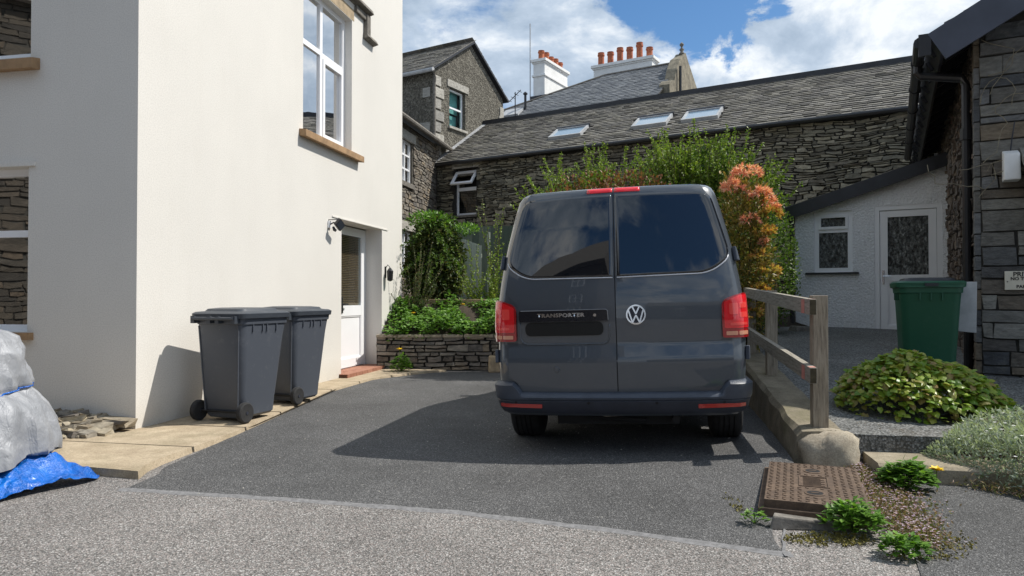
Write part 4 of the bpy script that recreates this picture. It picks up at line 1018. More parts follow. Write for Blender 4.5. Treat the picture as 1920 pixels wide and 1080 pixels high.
def behind_viewer():
    # buildings across the yard behind the viewer: what the van and the windows mirror
    def block(name, label, cat, loc, rz, w, h, rise, mat, win):
        t = thing(name, label, cat, loc, rz)
        m = MB(); m.box(-w, w, -6, 0, 0, h); wl = m.build('wall', M[mat], t)
        m = MB(); m.prism([(-6.3, h), (.3, h), (-3, h + rise)], lambda y, z: (-w - .3, y, z), lambda y, z: (w + .3, y, z)); m.build('roof', M['hood_stone'], t)
        for x in win:
            for z in ((.9, 3.6, 6.2) if h > 7 else (1.0,)):
                m = MB(); frame_rect(m, lambda s, zz, o: (s, o, zz), x - .5, x + .5, z, z + 1.4, .09, 0, .06); m.box(x - .04, x + .04, 0, .055, z, z + 1.4); m.box(x - .5, x + .5, 0, .05, z + .66, z + .74); wf = m.build('window', M['upvc'], t)
                m = MB(); m.box(x - .45, x + .45, .004, .02, z + .05, z + 1.35); m.build('pane', M['van_glass'], wf)
        return t, wl
    block('opposite_house', 'tall stone house with white sash windows across the yard, mirrored in the van', 'house', (-8.6, -7.6, 0), R(-4), 4.7, 8.8, 2.6, 'side_wall', (3.2,))
    block('opposite_barn', 'long low slate roofed barn across the yard, mirrored low in the van doors', 'barn', (6.0, -20, 0), R(4), 9, 3.0, 2.2, 'hood_stone', (-5, 0, 5))
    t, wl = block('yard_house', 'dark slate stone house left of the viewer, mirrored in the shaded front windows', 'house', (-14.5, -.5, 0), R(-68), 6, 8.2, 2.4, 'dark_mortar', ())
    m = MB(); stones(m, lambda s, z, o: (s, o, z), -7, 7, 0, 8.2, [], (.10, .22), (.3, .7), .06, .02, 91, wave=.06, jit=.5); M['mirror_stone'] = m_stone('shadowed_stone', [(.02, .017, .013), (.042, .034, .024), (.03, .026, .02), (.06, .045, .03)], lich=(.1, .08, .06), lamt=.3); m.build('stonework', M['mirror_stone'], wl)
behind_viewer()

# ============================================================ VAN
VO = (.83, 5.43)
def lerp_table(tab, z):
    if z <= tab[0][0]: return tab[0][1]
    for a, b in zip(tab, tab[1:]):
        if z <= b[0]: t = (z - a[0]) / (b[0] - a[0]); return a[1] + (b[1] - a[1]) * t
    return tab[-1][1]
WT = [(.30, .90), (.5, .93), (.6, .945), (.85, .957), (1.0, .957), (1.15, .950), (1.3, .930), (1.45, .904), (1.6, .872), (1.75, .835), (1.86, .806), (1.93, .785), (1.965, .765), (1.985, .744), (2.0, .710), (2.013, .62), (2.022, .46), (2.028, .28), (2.03, .06)]
YT = [(.30, .03), (.5, .0), (.69, -.012), (.72, -.014), (.845, .018), (.87, .018), (1.0, .010), (1.15, .012), (1.33, .040), (1.5, .080), (1.7, .128), (1.86, .172), (1.93, .192), (1.965, .208), (1.985, .232), (2.0, .28), (2.013, .40), (2.022, .65), (2.028, 1.0), (2.03, 1.5)]
def plan(s, z):
    w = lerp_table(WT, z); y0 = lerp_table(YT, z); r = min(.15, w * .5); c = .075
    a = w - r * .86; t0 = math.atan(2.2 * .78 * c / a); a = w - r * (1 - math.sin(t0))
    sg = 1 if s >= 0 else -1; s = abs(s); arc = r * (math.pi / 2 - t0)
    if s <= a: x = s; y = y0 - c + c * .78 * (s / a) ** 2.2
    elif s <= a + arc:
        t = t0 + (s - a) / r; x = a + r * (math.sin(t) - math.sin(t0)); y = y0 - c * .22 + r * (math.cos(t0) - math.cos(t))
    else: x = w; y = y0 - c * .22 + r * math.cos(t0) + (s - a - arc)
    return sg * x, y
def zm(z): return z if z < 1.1 else 1.1 + (z - 1.1) * 1.078
def VP(s, z, o=0.0):
    x, y = plan(s, z); e = .004
    x1, y1 = plan(s + e, z); x0, y0 = plan(s - e, z); x2, y2 = plan(s, z + e); x3, y3 = plan(s, z - e)
    ds = Vector((x1 - x0, y1 - y0, 0)); dz = Vector((x2 - x3, y2 - y3, zm(z + e) - zm(z - e))); n = ds.cross(dz).normalized()
    return Vector((x, y, zm(z))) + n * o
def panel(m, quad, rad, o, n=8, arcs=6, mi=0, skirt=.02, ring0=0.0, bow=None):
    """rounded quad in (s,z) wrapped on the van surface"""
    out = []; N = len(quad)
    for k in range(N):
        p = Vector(quad[k]); a = Vector(quad[k - 1]); b = Vector(quad[(k + 1) % N]); r = rad[k] if isinstance(rad, (list, tuple)) else rad
        d1 = (a - p).normalized(); d2 = (b - p).normalized(); p1 = p + d1 * r; p2 = p + d2 * r
        for i in range(arcs + 1):
            t = i / arcs; out.append(p1 * (1 - t) ** 2 + p * 2 * t * (1 - t) + p2 * t * t)
        # subdivide the straight run
        q = Vector(quad[(k + 1) % N]); rn = rad[(k + 1) % N] if isinstance(rad, (list, tuple)) else rad
        e = q - d2.normalized() * 0 - (q - p).normalized() * rn
        for i in range(1, 8): out.append(p2.lerp(e, i / 8))
    c = sum(out, Vector((0, 0))) / len(out); rings = []
    for j in range(n, -1, -1):
        f = j / n
        if f == 0: rings.append([m.vert(VP(c.x, c.y, o))] * len(out))
        else: rings.append([m.vert(VP(c.x + (q.x - c.x) * f, c.y + (q.y - c.y) * f, o)) for q in out])
    for a, b in zip(rings, rings[1:]):
        for i in range(len(out)):
            k = (i + 1) % len(out)
            if b[i] == b[k]: m.fi([a[i], a[k], b[i]], mi)
            else: m.fi([a[i], a[k], b[k], b[i]], mi)
    if skirt:
        sk = [m.vert(VP(q.x, q.y, o - skirt)) for q in out]
        for i in range(len(out)): k = (i + 1) % len(out); m.fi([rings[0][i], sk[i], sk[k], rings[0][k]], mi)
    return out

def van():
    t = thing('panel_van', 'dark grey panel van reversed up the bay, twin rear doors towards the viewer', 'van', (VO[0], VO[1], .03), -TH, ry=-R(1.8))
    Z = [.30, .36, .42, .5, .55, .6, .65, .69, .72, .78, .845, .87, .93, 1.0, 1.07, 1.15, 1.24, 1.33, 1.42, 1.5, 1.6, 1.7, 1.78, 1.86, 1.89, 1.93, 1.95, 1.965, 1.975, 1.985, 1.993, 2.0, 2.006, 2.013, 2.022, 2.028, 2.03]
    YF = [(.3, 4.80), (.9, 4.86), (1.05, 4.6), (1.15, 4.2), (1.25, 3.95), (1.6, 3.45), (1.86, 3.1), (1.95, 2.9), (2.03, 2.5)]
    ss = [-.0, .1, .2, .3, .4, .5, .6, .68, .74]
    m = MB(); rings = []
    for z in Z:
        w = lerp_table(WT, z); r = min(.15, w * .5); a = w - r; arc = r * math.pi / 2; yf = lerp_table(YF, z)
        half = [a * k / 9 for k in range(10)] + [a + arc * k / 7 for k in range(1, 8)]
        pts = [Vector((*plan(s, z), zm(z))) for s in half]
        y0 = pts[-1].y; ysid = [y0 + (yf - .35 - y0) * k / 44 for k in range(1, 45)]
        for yy in ysid:
            zz = zm(z)
            for ya in (.80, 3.80):
                if abs(yy - ya) < .43: zz = max(zz, .34 + math.sqrt(max(0, .43 ** 2 - (yy - ya) ** 2))) if z < .8 else zz
            pts.append(Vector((w, yy, zz)))
        for k in range(1, 7): q = k / 6 * math.pi / 2; pts.append(Vector((w - .35 * (1 - math.cos(q)), yf - .35 + .35 * math.sin(q), zm(z))))
        for k in range(1, 5): pts.append(Vector(((w - .35) * (1 - k / 4), yf + .04 * k / 4, zm(z))))
        full = pts + [Vector((-p.x, p.y, p.z)) for p in pts[-2:0:-1]]
        rings.append([m.vert(p) for p in full])
    n = len(rings[0])
    for a, b in zip(rings, rings[1:]):
        for i in range(n): m.fi([a[i], a[(i + 1) % n], b[(i + 1) % n], b[i]])
    m.fi(rings[-1]); m.fi(rings[0][::-1])
    m.build('body', M['van_paint'], t, smooth=True)
    m = MB(); m.box(-.86, .86, .15, 4.5, .27, .31); m.box(-.5, .45, .18, .55, .20, .28); m.tube([(-.78, .80, .33), (.78, .80, .33)], .05); m.tube([(.42, .05, .26), (.42, .5, .25)], .03); m.tube([(-.25, .12, .27), (.2, .05, .25)], .02)
    m.build('underbody', M['seal'], t)
    # doors
    for sg, name in ((-1, 'rear_door'), (1, 'rear_door')):
        m = MB(); zs = [.485, .5, .55, .6, .65, .69, .72, .75, .79, .82, .845, .86, .90, .95, 1.0, 1.05, 1.1, 1.15, 1.24, 1.33, 1.42, 1.5, 1.6, 1.7, 1.78, 1.86, 1.90, 1.93, 1.95, 1.965, 1.98]
        def lim(z):
            if z < .60: return .775
            if z < .84: return .845
            if z < 1.19: return .765
            w = lerp_table(WT, z); return min(.875, w - .075) if z < 1.93 else w - .09
        rows = []
        for z in zs:
            l = lim(z); rows.append([m.vert(VP(sg * (.0035 + (l - .0035) * k / 16), z, .010)) for k in range(17)])
        for a, b in zip(rows, rows[1:]):
            for i in range(16): m.fi([a[i], a[i + 1], b[i + 1], b[i]] if sg > 0 else [a[i + 1], a[i], b[i], b[i + 1]])
        # rim
        def rim(seq):
            for (s0, z0), (s1, z1) in zip(seq, seq[1:]): m.face([VP(s0, z0, .010), VP(s1, z1, .010), VP(s1, z1, -.012), VP(s0, z0, -.012)])
        rim([(sg * lim(z), z) for z in zs]); rim([(sg * .0035, z) for z in zs]); rim([(sg * lim(zs[0]) * k / 10, zs[0]) for k in range(1, 11)]); rim([(sg * lim(zs[-1]) * k / 10, zs[-1]) for k in range(1, 11)])
        d = m.build(name, M['van_paint'], t, smooth=2)
        # glass
        q = [(sg * .012, 1.332), (sg * .70, 1.340), (sg * .862, 1.455), (sg * .728, 1.925), (sg * .012, 1.932)]
        rr = [.008, .09, .085, .09, .008]
        if sg < 0: q = q[::-1]; rr = rr[::-1]
        g = MB(); out = panel(g, q, rr, .0185, 16, skirt=.010); g.build('rear_glass', M['van_glass'], d, smooth=True)
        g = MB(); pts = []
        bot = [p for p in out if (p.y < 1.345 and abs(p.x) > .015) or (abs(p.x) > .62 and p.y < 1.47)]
        g.tube([VP(p.x + (sg * .004 if abs(p.x) > .7 else 0), p.y - .004, .014) for p in bot], .0055, 6); g.build('window_edge_glint', m_plain('glint_grey', (.62, .64, .68), .25, .05), d, smooth=True)  # pale tube paints the bevel's reflection along the lower glass edge
        # hinges at the outer edge
        for z, s in ((1.47, .955), (.755, 1.02)):
            h = MB(); 
            for (a, b, c0, c1, o0, o1) in ((-.045, .035, -.05, .05, .004, .035),):
                pts = [VP(sg * (s + a), z + c0, o0), VP(sg * (s + b), z + c0, o0), VP(sg * (s + b), z + c0, o1), VP(sg * (s + a), z + c0, o1), VP(sg * (s + a), z + c1, o0), VP(sg * (s + b), z + c1, o0), VP(sg * (s + b), z + c1, o1), VP(sg * (s + a), z + c1, o1)]
                h.hexa(pts)
            h.build('hinge', M['bumper_plastic'], d, bevel=.008)
    m = MB(); zs = [.49 + (1.995 - .49) * k / 30 for k in range(31)]
    for a, b in zip(zs, zs[1:]): m.face([VP(-.005, a, .003), VP(.005, a, .003), VP(.005, b, .003), VP(-.005, b, .003)])
    m.build('door_seal', M['seal'], t)
    # third brake light
    for sg in (-1, 1):
        m = MB(); q = [(sg * .006 - .035 * 0, 1.992), (sg * .215, 1.992), (sg * .215, 2.013), (sg * .006, 2.014)]
        q = [(sg * .006, 1.950), (sg * .205, 1.948), (sg * .205, 1.976), (sg * .006, 1.978)]
        if sg < 0: q = q[::-1]
        panel(m, q, .006, .016, 4, 3, skirt=.016); m.build('brake_light', M['tail_red'], t, smooth=True)
    # tail lights
    for sg in (-1, 1):
        q = [(sg * .775, .875), (sg * 1.02, .872), (sg * 1.015, 1.195), (sg * .90, 1.188), (sg * .772, 1.145)]
        rr = [.02, .02, .03, .05, .045]
        if sg < 0: q = q[::-1]; rr = rr[::-1]
        m = MB(); panel(m, q, rr, .022, 8, skirt=.025); tl = m.build('tail_light', M['tail_dark'], t, smooth=2)
        def sub(qq, rad, o, mat, nm='lens'):
            qq = [(sg * a, b) for a, b in qq]
            if sg < 0: qq = qq[::-1]
            mm = MB(); panel(mm, qq, rad, o, 6, 4, skirt=.006); mm.build(nm, mat, tl, smooth=2)
        sub([(.788, .945), (1.012, .945), (1.005, 1.183), (.90, 1.176), (.788, 1.135)], .015, .0245, M['tail_red'])
        sub([(.80, .893), (.88, .893), (.88, .922), (.80, .922)], .008, .0245, M['tail_amber']); sub([(.89, .893), (.985, .893), (.985, .922), (.89, .922)], .008, .0245, M['upvc'] if False else M['tail_amber'])
        for (a, b, c, d_) in ((.825, .885, 1.045, 1.125), (.895, .975, 1.02, 1.06), (.895, .975, 1.09, 1.13), (.83, .97, .965, .985)):
            sub([(a, c), (b, c), (b, d_), (a, d_)], .010, .0258, M['tail_bright'], 'lamp_cell')
    # handle strip, lettering, plate
    m = MB(); panel(m, [(-.745, 1.025), (-.055, 1.025), (-.055, 1.108), (-.745, 1.112)], [.01, .012, .03, .02], .034, 6, skirt=.03); hs = m.build('handle_strip', M['black_gloss'], t, smooth=2)
    m = MB(); m.tube([VP(-.73 + .655 * k / 20, 1.109, .034) for k in range(21)] + [VP(-.060, 1.100, .034), VP(-.056, 1.03, .034)], .0035, 6); m.build('chrome_edge', M['rim'], hs)
    text_mesh('TRANSPORTER', .052, hs, M['chrome'], lambda a, b: VP(-.415 + a * .96, 1.070 + b * .74, .0365), spacing=1.1, bold=.0022)
    m = MB(); m.tube([VP(-.155, 1.067, .034), VP(-.155, 1.067, .040)], .012, 12); m.build('lock', M['chrome'], hs)
    m = MB(); panel(m, [(-.70, .915), (-.095, .915), (-.095, 1.018), (-.70, 1.018)], .048, .020, 6, skirt=.012); m.build('number_plate', M['plate_black'], t, smooth=2)
    m = MB(); ln = [(-.742, 1.02), (-.745, .90), (-.725, .862), (-.69, .850), (-.30, .848), (-.10, .850), (-.065, .862), (-.050, .90), (-.048, 1.02)]
    pts = []
    for a, b in zip(ln, ln[1:]):
        for k in range(5): pts.append(VP(a[0] + (b[0] - a[0]) * k / 5, a[1] + (b[1] - a[1]) * k / 5, .010))
    m.tube(pts, .007, 8); m.build('plate_recess_rim', M['van_paint'], t, smooth=True)
    # badge
    m = MB(); bc = (.150, 1.062); R0 = .073
    def bp(x, z, o): return VP(bc[0] + x, bc[1] + z, o)
    def ringm(r0, r1, o):
        n = 40
        for i in range(n):
            a, b = 2 * math.pi * i / n, 2 * math.pi * (i + 1) / n
            p = [(r0, a), (r1, a), (r1, b), (r0, b)]
            q = [bp(r * math.cos(g), r * math.sin(g), o) for r, g in p]; q2 = [bp(r * math.cos(g), r * math.sin(g), o - .008) for r, g in p]
            m.hexa([*q2, *q])
    ringm(R0 - .011, R0, .024)
    k = R0
    def stroke(a, b, w=.0105):
        a = Vector(a) * k; b = Vector(b) * k; d = (b - a).normalized(); p = Vector((-d.y, d.x)) * w / 2
        q = [a - p, b - p, b + p, a + p]; m.hexa([bp(v.x, v.y, .014) for v in q] + [bp(v.x, v.y, .024) for v in q])
    stroke((-.37, .84), (0, .08)); stroke((.37, .84), (0, .08))
    stroke((-.76, .52), (-.36, -.80)); stroke((.76, .52), (.36, -.80)); stroke((-.36, -.80), (0, -.04)); stroke((.36, -.80), (0, -.04))
    bd = m.build('badge', M['chrome'], t)
    m = MB(); n = 32; c = m.vert(bp(0, 0, .016)); rg = [m.vert(bp(R0 * .97 * math.cos(2 * math.pi * i / n), R0 * .97 * math.sin(2 * math.pi * i / n), .016)) for i in range(n)]
    for i in range(n): m.fi([c, rg[i], rg[(i + 1) % n]])
    m.build('badge_disc', M['bumper_dark'], bd)
    # small door button
    m = MB(); m.tube([VP(-.46, .66, .008), VP(-.46, .66, .018)], [.024, .019], 14); m.build('door_button', M['van_paint'], t, smooth=2)
    # bumper
    m = MB()
    def top(s):
        a = abs(s); return .485 if a < .755 else (.485 + .075 * min(1, (a - .755) / .03) if a < 1.3 else .56)
    prof = lambda s: [(-.01, top(s)), (.035, top(s) - .002), (.058, top(s) - .018), (.066, .455), (.062, .438), (.055, .434)]
    n = 90; S = [-1.45 + 2.9 * k / n for k in range(n + 1)]
    idx = [[m.vert(VP(s, z, o)) for o, z in prof(s)] for s in S]
    for a, b in zip(idx, idx[1:]):
        for j in range(5): m.fi([a[j], a[j + 1], b[j + 1], b[j]])
    bmp = m.build('bumper', M['bumper_plastic'], t, smooth=2)
    m = MB(); idx = [[m.vert(VP(s, z, o)) for o, z in ((.050, .436), (.058, .425), (.050, .36), (.030, .325), (-.03, .315))] for s in S]
    for a, b in zip(idx, idx[1:]):
        for j in range(4): m.fi([a[j], a[j + 1], b[j + 1], b[j]])
    m.build('lower_valance', M['bumper_dark'], bmp, smooth=2)
    for sg in (-1, 1):
        q = [(sg * .575, .372), (sg * .90, .378), (sg * .90, .405), (sg * .575, .402)]
        if sg < 0: q = q[::-1]
        m = MB(); panel(m, q, .006, .060, 4, 3, skirt=.012); m.build('reflector', M['reflector'], bmp, smooth=2)
    for s in (-.78, -.22, .28, .76):
        m = MB(); m.tube([VP(s, .415, .054), VP(s, .415, .0585)], .011, 12); m.build('parking_sensor', M['seal'], bmp)
    m = MB(); m.tube([(-.2, .02, .315), (-.1, -.01, .30), (.05, -.03, .31), (.16, 0, .315)], .013, 6); m.build('towing_eye', M['hood_stone'], t)
    # wheels
    for (x, y) in ((-.835, .80), (.835, .80), (-.835, 3.80), (.835, 3.80)):
        sg = 1 if x > 0 else -1
        e = bpy.data.objects.new('wheel', None); COL.objects.link(e); e.parent = t; e.location = (x, y, .335 - .0)
        m = MB(); prof = [(.215, -.115), (.30, -.125), (.325, -.115), (.340, -.095)]
        for g in (-.055, -.015, .025, .065): prof += [(.343, g - .018), (.334, g - .016), (.334, g - .010), (.343, g - .008)]
        prof += [(.340, .095), (.325, .115), (.30, .125), (.215, .115)]
        m.lathe(prof, (0, 0, 0), 'x', 44); m.build('tyre', M['tyre'], e, smooth=2)
        m = MB(); m.lathe([(.05, sg * .06), (.10, sg * .07), (.19, sg * .05), (.218, sg * .10), (.218, sg * -.10)], (0, 0, 0), 'x', 28); m.build('rim', M['rim'], e, smooth=2)
    # door mirrors, front glass, lamps (far side, for other viewpoints)
    for sg in (-1, 1):
        m = MB(); m.box(sg * .95, sg * 1.12, 3.35, 3.45, 1.15, 1.38); m.bar((sg * .9, 3.42, 1.18), (sg * 1.0, 3.42, 1.2), .06, .05); m.build('door_mirror', M['bumper_dark'], t, bevel=.02)
van()

# ============================================================ WHEELIE BINS
def rrect(hw, y0, y1, r, n=5):
    pts = []
    for cx, cy, a0 in ((hw - r, y0 + r, -90), (hw - r, y1 - r, 0), (-hw + r, y1 - r, 90), (-hw + r, y0 + r, 180)):
        for k in range(n + 1): a = R(a0 + 90 * k / n); pts.append((cx + r * math.cos(a), cy + r * math.sin(a)))
    return pts
def make_bin(name, label, loc, yaw, body='bin_grey', lid='bin_lid', group=None, scale=1.0):
    # local: handles and wheels at y=0 side, front at +y; x across
    t = thing(name, label, 'wheelie bin', loc, -yaw, group)
    m = MB(); rings = []
    for z, hw, y0, y1, r in ((.035, .20, .10, .54, .05), (.06, .225, .08, .56, .06), (.20, .235, .06, .575, .07), (.24, .24, .045, .58, .07), (.80, .270, .015, .66, .08), (.93, .278, .005, .69, .08), (.935, .290, .0, .70, .08), (.985, .294, -.005, .705, .08), (.988, .305, -.01, .72, .08), (1.01, .305, -.01, .72, .08)):
        rings.append([m.vert((x, y, z)) for x, y in rrect(hw, y0, y1, r)])
    n = len(rings[0])
    for a, b in zip(rings, rings[1:]):
        for i in range(n): m.fi([a[i], a[(i + 1) % n], b[(i + 1) % n], b[i]])
    m.fi(rings[0][::-1])
    for sx in (-1, 1):    # ribs below the rim and vertical edge beads
        for y in (.16, .30, .36, .50): m.box(sx * .288, sx * .262, y - .006, y + .006, .86, .935)
        m.bar((sx * .19, .058, .10), (sx * .235, .012, .92), .012, .012)
    for x in (-.1, .0, .1): m.box(x - .006, x + .006, .668, .70, .86, .935)
    b = m.build('bin_body', M[body], t, smooth=2)
    m = MB()            # handle with two hinge lumps
    for x in (-.24, -.05, .05, .24): m.box(x - .022, x + .022, -.07, .0, .945, 1.015)
    m.tube([(-.25, -.065, .99), (.25, -.065, .99)], .017, 8); m.build('handle', M[lid], t, smooth=2)
    m = MB(); rings = []
    for z, k, y0, y1 in ((.985, .315, -.03, .705), (1.03, .32, -.035, .71), (1.045, .30, -.01, .68), (1.05, .24, .05, .62), (1.072, .225, .07, .60), (1.08, .16, .14, .52)):
        rings.append([m.vert((x, y, z + .012 * math.cos((y - .35) * 3))) for x, y in rrect(k, y0, y1, .07)])
    for ri, (a, c) in enumerate(zip(rings, rings[1:])):
        for i in range(n): m.fi([a[i], a[(i + 1) % n], c[(i + 1) % n], c[i]], 1 if ri < 2 and lid == 'bin_black' else 0)
    m.fi(rings[-1]); 
    m.box(-.06, .06, .70, .735, 1.0, 1.03)
    m.build('lid', [M[lid], M[body]], t, smooth=2)
    m = MB(); m.tube([(-.28, .06, .10), (.28, .06, .10)], .012, 8); m.build('axle', M['seal'], t)
    for sx in (-1, 1):
        e = bpy.data.objects.new('wheel', None); COL.objects.link(e); e.parent = t; e.location = (sx * .275, .06, .10)
        m = MB(); m.lathe([(.055, -.025), (.085, -.028), (.098, -.02), (.1, 0), (.098, .02), (.085, .028), (.055, .025)], (0, 0, 0), 'x', 28); m.build('tyre', M['tyre'], e, smooth=2)
        m = MB(); m.lathe([(.01, -.012), (.056, -.012), (.056, .012), (.01, .012)], (0, 0, 0), 'x', 20)
        for k in range(8): a = k * math.pi / 4; m.bar((sx * .02, .015 * math.cos(a), .015 * math.sin(a)), (sx * .02, .054 * math.cos(a), .054 * math.sin(a)), .008, .008, up=(1, 0, 0))
        m.tube([(-.03, 0, 0), (.03, 0, 0)], .016, 10); m.build('hub', M['bumper_dark'], e, smooth=2)
    return t
make_bin('wheelie_bin', 'scuffed dark grey wheelie bin nearest the house corner, in front of the other grey bin', (-2.80, 6.76, .036), R(20), group='grey wheelie bins by the cream wall')
make_bin('wheelie_bin', 'dark grey wheelie bin standing behind, nearer the white side door', (-2.66, 7.92, .036), R(19), group='grey wheelie bins by the cream wall')
gb = make_bin('wheelie_bin', 'green wheelie bin with black lid beside the black downpipe of the slate cottage', (4.28, 7.42, path_z(1.9)), R(-157), 'bin_green', 'bin_black'); gb.scale = (.94, .94, .97)
def grey_board():
    o = shape_obj('grey_board', 'pale grey weathered board fixed between the green wheelie bin and the black downpipe', 'board', lambda m: m.prism([(-.12, .02), (.10, 0), (.11, .50), (-.08, .50), (-.12, .44)], lambda x, z: (x, -.008, z), lambda x, z: (x, .008, z)), M['lead'], (4.44, 6.98, .88), -RT, bevel=.006); return o
grey_board()

# ============================================================ TIMBER FENCE BY THE VAN
def timber_fence():
    t = thing('timber_fence', 'weathered timber post and rail fence on the kerb right of the van', 'fence', (2.30, 5.33, .2), -TH)
    sl = .045
    for y, h in ((0, 1.04), (2.25, 1.02), (3.9, 1.0), (6.0, 1.0)):
        zb = path_z(y) - .2 - .02
        m = MB(); m.box(-.055, .055, y - .055, y + .055, zb, h + sl * y * .8); m.build('post', M['wood'], t, bevel=.006)
    for z0, z1, h, w in ((.955, 1.18, .115, .05), (.46, .70, .115, .05)):
        m = MB(); x = -.085; m.hexa([(x - w / 2, -.22, z0 - h / 2 ), (x + w / 2, -.22, z0 - h / 2), (x + w / 2, 6.1, z1 - h / 2), (x - w / 2, 6.1, z1 - h / 2), (x - w / 2, -.22, z0 + h / 2), (x + w / 2, -.22, z0 + h / 2), (x + w / 2, 6.1, z1 + h / 2), (x - w / 2, 6.1, z1 + h / 2)])
        r = m.build('rail', M['wood_rail'], t, bevel=.004)
        m = MB(); m.box(x - w / 2 + .004, x + w / 2 - .004, -.224, -.2205, z0 - h / 2 + .004, z0 + h / 2 - .004); m.build('end_grain', M['end_grain'], r)
        m = MB(); m.box(x - w / 2 - .0025, x - w / 2 - .0005, -.05, .06, z0 - h / 2 + .01, z0 + h / 2); m.box(x - w / 2 + .002, x + w / 2 - .002, -.20, -.12, z0 + h / 2 + .001, z0 + h / 2 + .003); m.build('red_mark', M['pink_paint'], r)
timber_fence()

def boulder():
    m = MB()
    def fn(u, v):
        a = 2 * math.pi * u; b = (v - .5) * math.pi; p = Vector((math.cos(b) * math.cos(a), math.cos(b) * math.sin(a), math.sin(b)))
        k = 1 + .16 * noise.noise(p * 1.6 + Vector((3, 1, 0))) + .08 * noise.noise(p * 5)
        q = Vector((max(-1, min(1, p.x * 1.25)) * .20, max(-1, min(1, p.y * 1.25)) * .165, max(-.6, min(1, p.z * 1.25)) * .215)) * (k + .05 * noise.noise(p * 11))
        return q
    m.grid(32, 18, fn); o = m.build('boulder', M['boulder'], smooth=True); x, y = W2(KO, TH, .23, .0); o.location = (x, y, .03); o.rotation_euler = (0, 0, -.2)
    tag(o, 'rounded pale boulder at the foot of the nearest fence post', 'boulder')
boulder()

# ============================================================ MANHOLE
def manhole():
    c = [(1.378, 3.882), (1.914, 3.832), (2.308, 4.783), (1.751, 4.876)]
    cx = sum(p[0] for p in c) / 4; cy = sum(p[1] for p in c) / 4
    yaw = math.atan2(.38, .96)
    t = thing('manhole_cover', 'raised rusty iron manhole cover with two keyholes in front of the steps', 'manhole cover', (cx, cy, 0), -yaw)
    m = MB(); m.box(-.30, .30, -.51, .51, .0, .055); m.build('frame', M['rust'], t, bevel=.006)
    m = MB(); 
    m.box(-.268, .268, -.49, .49, .05, .10); cv = m.build('cover', M['rust'], t, bevel=.004)
    m = MB(); rnd = random.Random(2); 
    for i in range(13):
        for j in range(23):
            x = -.245 + .0408 * i; y = -.465 + .0423 * j
            if abs(x) < .10 and abs(y) < .15: continue
            if abs(x) < .07 and .19 < abs(y) < .36: continue
            a = .78 if (i + j) % 2 else -.78
            dx, dy = math.cos(a) * .012, math.sin(a) * .012; m.bar((x - dx, y - dy, .1015), (x + dx, y + dy, .1015), .007, .005)
    m.build('tread_studs', M['rust'], cv)
    m = MB(); P = lambda s, z, o: (s, z, .100 + o); frame_rect(m, P, -.085, .085, -.13, .13, .010, 0, .005)
    for k in range(9): y = .10 - k * .0245; m.box(-.06, .06 - .02 * (k % 2), y - .004, y + .004, .1, .1035)
    m.build('maker_panel', M['rust'], cv)
    for y in (-.28, .28):
        m = MB(); n = 20
        for i in range(n):
            a, b = 2 * math.pi * i / n, 2 * math.pi * (i + 1) / n
            m.hexa([(.045 * math.cos(a), y + .045 * math.sin(a), .1), (.056 * math.cos(a), y + .056 * math.sin(a), .1), (.056 * math.cos(b), y + .056 * math.sin(b), .1), (.045 * math.cos(b), y + .045 * math.sin(b), .1), (.045 * math.cos(a), y + .045 * math.sin(a), .106), (.056 * math.cos(a), y + .056 * math.sin(a), .104), (.056 * math.cos(b), y + .056 * math.sin(b), .104), (.045 * math.cos(b), y + .045 * math.sin(b), .106)])
        m.lathe([(.050, .1015), (.048, .1052)], (0, y, 0), 'z', 18, 1); m.bar((-.022, y, .106), (.022, y, .106), .012, .003)
        m.build('keyhole', [M['rust'], M['seal']], cv)
    o = shape_obj('concrete_sliver', 'broken concrete sliver lying against the near edge of the manhole cover', 'concrete', lambda m: m.hexa([(-.24, -.035, 0), (.22, -.03, 0), (.2, .03, 0), (-.22, .04, 0), (-.22, -.02, .07), (.18, -.02, .03), (.17, .02, .035), (-.2, .03, .075)]), M['hood_stone'], (1.60, 3.77, .0), -.1, bevel=.008)
manhole()

def moss_patch():
    m = MB(); rnd = random.Random(77)
    for (cx, cy, rx, ry, n) in ((1.60, 3.58, .24, .10, 900), (1.31, 4.2, .05, .22, 350), (2.12, 3.75, .20, .40, 900), (1.95, 3.36, .18, .06, 300)):
        for k in range(n):
            a = rnd.uniform(0, 6.283); q = rnd.random() ** .7; x = cx + rx * q * math.cos(a); y = cy + ry * q * math.sin(a)
            if noise.noise(Vector((x * 9, y * 9, 1))) < -.12: continue
            leaf(m, (x, y, .010 + .006 * rnd.random()), rv(rnd) + Vector((0, 0, .2)), rv(rnd), .016, .005)
    tag(m.build('moss', M['moss']), kind='stuff')
moss_patch()

